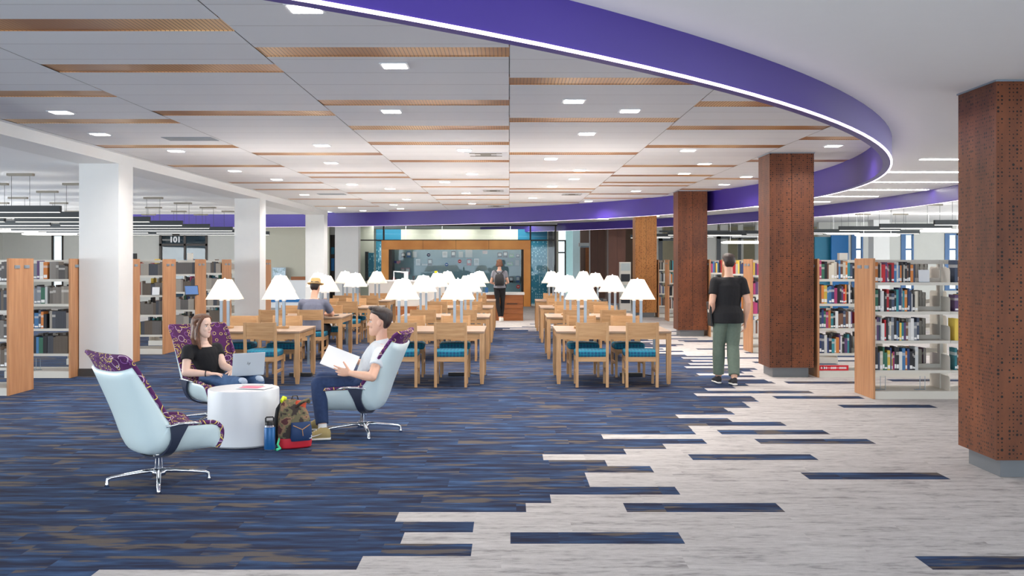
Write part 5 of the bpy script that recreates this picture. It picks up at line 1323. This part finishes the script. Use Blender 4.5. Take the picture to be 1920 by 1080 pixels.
# ---- seated man in the white polo
J = dict(pelvis=V(-1.375, 9.68, .475), chest=V(-1.275, 9.67, .70), neck=V(-1.222, 9.66, .880), head=V(-1.245, 9.65, 1.072), look=(-1, .02, .02), fwd=V(-1, .05, 0),
         shL=V(-1.215, 9.465, .79), elL=V(-1.262, 9.27, .590), wrL=V(-1.478, 9.39, .612), shR=V(-1.22, 9.84, .79), elR=V(-1.26, 9.89, .575), wrR=V(-1.475, 9.70, .70),
         hipL=V(-1.40, 9.585, .465), knL=V(-1.80, 9.50, .50), anL=V(-1.735, 9.36, .12), hipR=V(-1.40, 9.775, .465), knR=V(-1.815, 9.76, .515), anR=V(-1.85, 9.86, .12), hem=-.01, deep=1.12)
pm, T, off, root = shirt_person('person', 'seated man in pale polo and dark jeans holding an open white notebook', (-1.40, 9.66, 0), J, (-.05, -1, 0), SK2, white_c, denim, vox=.0055, hs=1.13,
    hands={'L': dict(d=V(-.9, .1, .12), n=V(.1, .8, .5), t=V(-.2, -.1, 1), curl=(.15, .25, .35, .4), s=1.02, spread=.10), 'R': dict(d=V(-.85, -.35, .2), n=V(0, -.6, -.7), t=V(.3, -.6, -.7), curl=(.3, .35, .4, .4), s=1.0)})
face_parts(T, pm, root, iris, lipm, hb)
m = headprims(T, [('e', (0, .028, .118), (.056, .058, .020)), ('e', (0, .060, .118), (.048, .034, .020)), ('e', (.01, .080, .124), (.030, .018, .013))]); hairloft(m, T, SHORT)
add_mesh('hair', remesh(world_off(m, root), .005, 3), hb, pm)
m = MB(); tloft(m, [(V(-1.224, 9.66, .850), .090, .084), (V(-1.222, 9.66, .888), .072, .070), (V(-1.226, 9.66, .906), .068, .066)], (-.05, -1, 0)); world_off(m, root).build('collar', white_c, pm, smooth=True)
khaki = plain('khaki_suede', lin(176, 156, 104), .8); gum = plain('white_sole', lin(236, 234, 226), .5)
o, f, s_, u, hl0, L = shoe(pm, root, V(-1.655, 9.345, 0), V(-1.935, 9.29, 0), (0, 0, 1), khaki, gum)
m = MB(); sw = [(.20, .050), (.32, .044), (.44, .040), (.60, .052), (.72, .070), (.58, .058), (.44, .050), (.30, .056), (.20, .062)]
n = len(sw); vs = []
for dd in (0, 1):
    for yy, zz in sw:
        hw = .0405 + (.0055 if yy < .5 else .001) + (.001 + .0035 * dd); vs.append(hl0 + f * (L * (1 - yy)) * 1.0 - s_ * hw * (-1 if (s_.y < 0) else 1) + u * zz - root)
m.add(vs, [tuple(range(n)), tuple(range(2 * n - 1, n - 1, -1))] + [(i, (i + 1) % n, n + (i + 1) % n, n + i) for i in range(n)]).build('side_stripe', gum, o)
m = MB()
for q in range(4): c_ = hl0 + f * (L * (.46 + q * .07)) + u * (.095 - q * .011) - root; m.tube([c_ - s_ * .026, c_ + u * .006, c_ + s_ * .026], .0035, 6)
m.build('laces', gum, o)
shoe(pm, root, V(-1.80, 9.86, 0), V(-2.07, 9.84, 0), (0, 0, 1), khaki, gum)
for s_n in 'L': MB().tube([J['an' + s_n] - root + V(0, 0, -.05), J['an' + s_n] - root + V(0, 0, .03)], .041, 14).build('sock', 'label', pm, smooth=True)
# notebook held in both hands
nb = thing('notebook', (-1.60, 9.52, .722), 0, 'open white notebook held by the seated man', 'notebook')
e1 = V(.296, .01, -.115).normalized(); e2 = V(-.055, -.15, -.155).normalized(); nn = e1.cross(e2).normalized()
Fm = Matrix((e1, e2, nn)).transposed().to_4x4()
MB().box(-.158, .158, -.115, .115, -.003, .002, Fm).build('cover', 'white', nb, bevel=.001)
MB().box(-.152, .152, -.110, .110, .002, .014, Fm).build('page_block', 'pages', nb)
# ---- seated woman with laptop
J = dict(pelvis=V(-2.985, 10.22, .465), chest=V(-3.06, 10.20, .665), neck=V(-3.09, 10.16, .825), head=V(-3.075, 10.12, 1.005), look=(.90, -.42, -.03), fwd=V(.75, -.66, 0),
         shR=V(-3.20, 10.04, .765), elR=V(-3.19, 9.93, .56), wrR=V(-2.965, 9.95, .545), shL=V(-2.985, 10.28, .765), elL=V(-2.885, 10.17, .60), wrL=V(-2.745, 10.06, .565),
         hipR=V(-3.03, 10.13, .455), knR=V(-2.615, 9.83, .455), anR=V(-2.66, 9.74, .10), hipL=V(-2.90, 10.28, .455), knL=V(-2.50, 10.02, .455), anL=V(-2.53, 9.90, .10), hem=-.01)
pw, T, off, root = shirt_person('person', 'seated woman with long brown hair in black tee typing on a laptop', (-2.98, 10.2, 0), J, (.66, .75, 0), SK1, black_c, blue_j, vox=.0055, female=True, sleeve=.45, hs=.98, neckdrop=.03,
    hands={'R': dict(d=V(.95, .02, -.02), n=V(0, 0, -1), t=V(.1, 1, 0), curl=(.22, .2, .22, .25), s=.95), 'L': dict(d=V(.1, -1, -.1), n=V(0, 0, -1), t=V(-1, -.1, 0), curl=(.25, .25, .28, .3), s=.92)})
face_parts(T, pw, root, iris, lipm, hl_)
m = headprims(T, [('e', (0, -.055, -.02), (.074, .052, .09)), ('l', [V(.030, .042, .100), V(.062, .038, .075), V(.074, .015, .03), V(.080, -.005, -.04), V(.084, .005, -.13), V(.074, .035, -.22)], [.014, .016, .018, .024, .028, .014]),
                  ('l', [V(-.030, .042, .100), V(-.062, .038, .075), V(-.074, .010, .03), V(-.082, -.008, -.04), V(-.092, .005, -.13), V(-.096, .03, -.24)], [.014, .016, .018, .024, .030, .012]), ('l', [V(.05, -.05, 0), V(.06, -.06, -.12), V(.06, -.04, -.22)], [.038, .04, .02]), ('l', [V(-.05, -.05, 0), V(-.06, -.06, -.12), V(-.07, -.03, -.24)], [.038, .04, .02]), ('l', [V(0, -.07, 0), V(0, -.08, -.12), V(0, -.07, -.2)], [.05, .045, .03])]); hairloft(m, T, LONG)
add_mesh('hair', remesh(world_off(m, root), .006, 3), hl_, pw)
w_ = J['wrR'] - root; d_ = (J['wrR'] - J['elR']).normalized(); MB().tube([w_ - d_ * .035, w_ - d_ * .025], .031, 16).build('bracelet', 'black', pw)
for s_n, nm in (('R', 'worn knee patch'), ('L', 'worn knee patch')):
    m = MB().ell(J['kn' + s_n] - root + V(.012, -.012, .022), (.052, .050, .046)); o = m.build('knee_patch', plain('faded_denim_' + s_n, lin(176, 190, 208), .9, vary=.2, scale=50), pw, smooth='all'); o['label'] = 'faded ripped knee patch'
m = MB().ell(T @ V(-.083, 0, -.035) - root, (.006,) * 3); m.build('earring', 'chrome', pw)
for kk, dy in (('R', 0), ('L', 0)):
    a = J['an' + kk]; shoe(pw, root, V(a.x - .02, a.y + .05, 0), V(a.x + .12, a.y - .14, 0), (0, 0, 1), 'black', gum)
# laptop on her knees
lp = thing('laptop', (-2.59, 9.985, .530), 0, 'silver laptop on the lap of the seated woman, lid towards the camera', 'laptop')
ex = V(.86, .51, .0).normalized(); ey = V(-.51, .86, 0).normalized(); Fm = Matrix((ex, ey, V(0, 0, 1))).transposed().to_4x4()
silver = plain('laptop_silver', lin(206, 214, 220), .4, .1, vary=.02)
MB().box(-.16, .16, 0, .225, -.008, .006, Fm).build('keyboard_base', silver, lp, bevel=.003)
MB().box(-.14, .14, .08, .20, .006, .0075, Fm).build('keys', 'rubber', lp)
ld = Fm @ Matrix.Translation((0, -.004, .004)) @ Matrix.Rotation(R(-72), 4, 'X')
ld = Fm @ Matrix.Translation((0, -.004, .002)) @ Matrix.Rotation(R(12), 4, 'X')
lo = MB().box(-.16, .16, -.004, .004, 0, .225, ld).build('lid', silver, lp, bevel=.003)
MB().box(-.15, .15, .004, .005, .012, .215, ld).build('display', 'black', lo)
m = MB(); sh_ = Matrix.Shear('XZ', 4, (0, 0)) if False else Matrix.Identity(4)
def stroke(x0_, z0_, x1_, z1_, w0=.0016):
    m.add([ld @ V(x0_ - w0, -.0046, z0_), ld @ V(x0_ + w0, -.0046, z0_), ld @ V(x1_ + w0, -.0046, z1_), ld @ V(x1_ - w0, -.0046, z1_), ld @ V(x0_ - w0, -.0040, z0_), ld @ V(x0_ + w0, -.0040, z0_), ld @ V(x1_ + w0, -.0040, z1_), ld @ V(x1_ - w0, -.0040, z1_)],
          [(0, 1, 2, 3), (4, 7, 6, 5), (0, 4, 5, 1), (1, 5, 6, 2), (2, 6, 7, 3), (3, 7, 4, 0)])
cz = .118
stroke(-.016, cz - .010, -.008, cz + .018); stroke(-.010, cz + .006, -.003, cz + .006, .003); stroke(-.007, cz - .010, -.002, cz + .006)      # h
stroke(.000, cz - .020, .008, cz + .008); stroke(.008, cz + .007, .015, cz + .007, .003); stroke(.010, cz - .008, .0155, cz + .008); stroke(.003, cz - .008, .010, cz - .008, .003)   # p
m.build('logo', 'black', lo)
# ---- man in a straw hat, seen from behind
J = dict(pelvis=V(-3.27, 16.76, .53), chest=V(-3.27, 16.82, .80), neck=V(-3.27, 16.86, 1.02), head=V(-3.255, 16.93, 1.205), look=(.12, 1, -.25), fwd=V(0, 1, 0),
         shL=V(-3.455, 16.85, .955), elL=V(-3.53, 17.02, .76), wrL=V(-3.36, 17.2, .752), shR=V(-3.085, 16.85, .955), elR=V(-2.99, 17.00, .765), wrR=V(-3.14, 17.2, .752),
         hipL=V(-3.37, 16.80, .52), knL=V(-3.43, 17.2, .53), anL=V(-3.37, 17.05, .10), hipR=V(-3.17, 16.80, .52), knR=V(-3.11, 17.2, .53), anR=V(-3.16, 17.08, .10), hem=-.03)
ph, T, off, root = shirt_person('person', 'man in a straw hat and grey shirt sitting at a table, seen from behind', (-3.27, 16.8, 0), J, (-1, 0, 0), SK2, greyshirt, black_c, vox=.008, sleeve=.75, hs=1.03, slim=1.04,
    hands={'L': dict(n=V(0, 0, -1), t=V(1, .2, 0)), 'R': dict(n=V(0, 0, -1), t=V(-1, .2, 0))})
face_parts(T, ph, root, iris, lipm, hb)
m = hairloft(MB(), T, SHORT); add_mesh('hair', remesh(world_off(m, root), .006, 2), hb, ph)
straw = plain('woven_straw', lin(206, 168, 110), .8, vary=.25, scale=90)
Th = Matrix.Translation(-root) @ T @ Matrix.Translation((0, -.012, .058)) @ Matrix.Rotation(R(6), 4, 'X')
hatp = MB().lathe([(.150, .016), (.152, .008), (.135, -.004), (.095, .0), (.093, .03), (.088, .075), (.074, .10), (.05, .104), (.03, .094), (.0, .092)], n=36, m=Th @ Matrix.Diagonal((.88, 1.03, 1, 1)))
hat = hatp.build('straw_hat', straw, ph, smooth='all')
MB().lathe([(.0955, .002), (.0955, .026), (.092, .028)], n=36, m=Th @ Matrix.Diagonal((.89, 1.04, 1, 1))).build('hat_band', plain('hat_band_teal', lin(96, 160, 176), .7), hat, smooth=True)
brn = plain('brown_leather', lin(120, 70, 40), .5)
shoe(ph, root, V(-3.37, 16.98, 0), V(-3.40, 17.24, 0), (0, 0, 1), brn, 'black'); shoe(ph, root, V(-3.16, 16.98, 0), V(-3.13, 17.24, 0), (0, 0, 1), brn, 'black')
# ---- woman with a backpack standing at the low counter
J = dict(pelvis=V(-.265, 27.68, .93), chest=V(-.27, 27.68, 1.18), neck=V(-.27, 27.68, 1.40), head=V(-.275, 27.71, 1.575), look=(-.05, 1, -.12), fwd=V(0, 1, 0),
         shL=V(-.42, 27.68, 1.335), elL=V(-.50, 27.72, 1.07), wrL=V(-.44, 27.93, 1.03), shR=V(-.115, 27.68, 1.335), elR=V(-.04, 27.72, 1.07), wrR=V(-.06, 27.94, 1.05),
         hipL=V(-.35, 27.68, .91), knL=V(-.32, 27.70, .50), anL=V(-.255, 27.66, .10), hipR=V(-.18, 27.68, .91), knR=V(-.185, 27.78, .50), anR=V(-.21, 27.80, .10), legg=.004)
ps, T, off, root = shirt_person('person', 'woman in grey tee and black leggings standing with a backpack on', (-.265, 27.7, 0), J, (-1, 0, 0), SK2, greytee, black_c, vox=.009, female=True, sleeve=.5,
    hands={'L': dict(n=V(1, 0, 0), t=V(0, 0, 1)), 'R': dict(n=V(-1, 0, 0), t=V(0, 0, 1))})
face_parts(T, ps, root, iris, lipm, hl_)
m = hairloft(MB(), T, LONG[1:]); m.ell(T @ V(.05, -.05, -.03), (.05, .05, .06)); m.ell(T @ V(-.05, -.05, -.03), (.05, .05, .06)); add_mesh('hair', remesh(world_off(m, root), .008, 2), hl_, ps)
for x_, y_ in ((-.25, 27.60), (-.205, 27.76)): shoe(ps, root, V(x_, y_, 0), V(x_ + .01, y_ + .25, 0), (0, 0, 1), gum, gum)
bk = thing('worn_backpack', (-.27, 27.50, 1.0), 0, 'black leather backpack worn by the woman at the counter', 'backpack')
superloft(MB(), [(0, 0, -.02, .12, .05), (0, 0, .03, .135, .065), (0, 0, .18, .13, .065), (0, .01, .27, .11, .05), (0, .02, .31, .06, .02)]).build('body', 'black', bk, smooth=True)
superloft(MB(), [(0, -.07, .02, .09, .01), (0, -.075, .05, .095, .02), (0, -.07, .15, .09, .012)]).build('pocket', 'black', bk, smooth=True)
for sx in (-1, 1):
    MB().tube([(sx * .03, .03, .29), (sx * .10, .09, .38), (sx * .13, .16, .40)], [(.018, .006)] * 3, 8).build('shoulder_strap', 'black', bk, smooth=True)
MB().tube([(-.03, 0, .30), (-.025, 0, .345), (.025, 0, .345), (.03, 0, .30)], .007, 8).build('handle', 'black', bk)
# ---- man walking away
J = dict(pelvis=V(2.935, 13.55, .955), chest=V(2.945, 13.57, 1.20), neck=V(2.955, 13.58, 1.445), head=V(2.955, 13.61, 1.625), look=(-.08, 1, -.05), fwd=V(0, 1, 0),
         shL=V(2.77, 13.57, 1.375), elL=V(2.715, 13.50, 1.10), wrL=V(2.74, 13.62, .87), shR=V(3.13, 13.57, 1.375), elR=V(3.20, 13.52, 1.10), wrR=V(3.185, 13.60, .85),
         hem0=0, hipL=V(2.855, 13.55, .93), knL=V(2.83, 13.62, .52), anL=V(2.835, 13.66, .10), hipR=V(3.015, 13.55, .93), knR=V(3.01, 13.57, .51), anR=V(2.985, 13.38, .115), hem=-.13, hemw=.208, legg=.022)
pk_, T, off, root = shirt_person('person', 'man in black tee and olive trousers walking away beside the rust columns', (2.93, 13.55, 0), J, (-1, 0, 0), SK2, black_c, olive, vox=.0065, sleeve=.62, hs=1.04, slim=1.04,
    hands={'L': dict(d=V(.05, .1, -1), n=V(1, 0, 0), t=V(0, 1, -.1), curl=(.5, .55, .6, .65)), 'R': dict(d=V(-.02, .06, -1), n=V(-1, 0, 0), t=V(0, 1, -.1), curl=(.3, .35, .4, .45))})
face_parts(T, pk_, root, iris, lipm, hb)
m = headprims(T, [('e', (0, .03, .115), (.058, .062, .022))]); hairloft(m, T, SHORT); add_mesh('hair', remesh(world_off(m, root), .006, 2), hb, pk_)
blk = plain('charcoal_knit', lin(44, 44, 48), .8)
shoe(pk_, root, V(2.835, 13.60, 0), V(2.815, 13.88, 0), (0, 0, 1), blk, gum); shoe(pk_, root, V(2.985, 13.325, .012), V(2.99, 13.60, 0), (0, 0, 1), blk, gum)
nbk = thing('folder', (2.708, 13.60, .845), 0, 'dark folder carried in the left hand of the walking man', 'folder')
MB().box(-.012, .012, -.115, .115, -.06, .26, Matrix.Rotation(R(-4), 4, 'Y')).build('cover', 'black', nbk, bevel=.003)
MB().box(-.014, -.012, -.05, .05, .12, .16, Matrix.Rotation(R(-4), 4, 'Y')).build('title_label', 'pages', nbk)
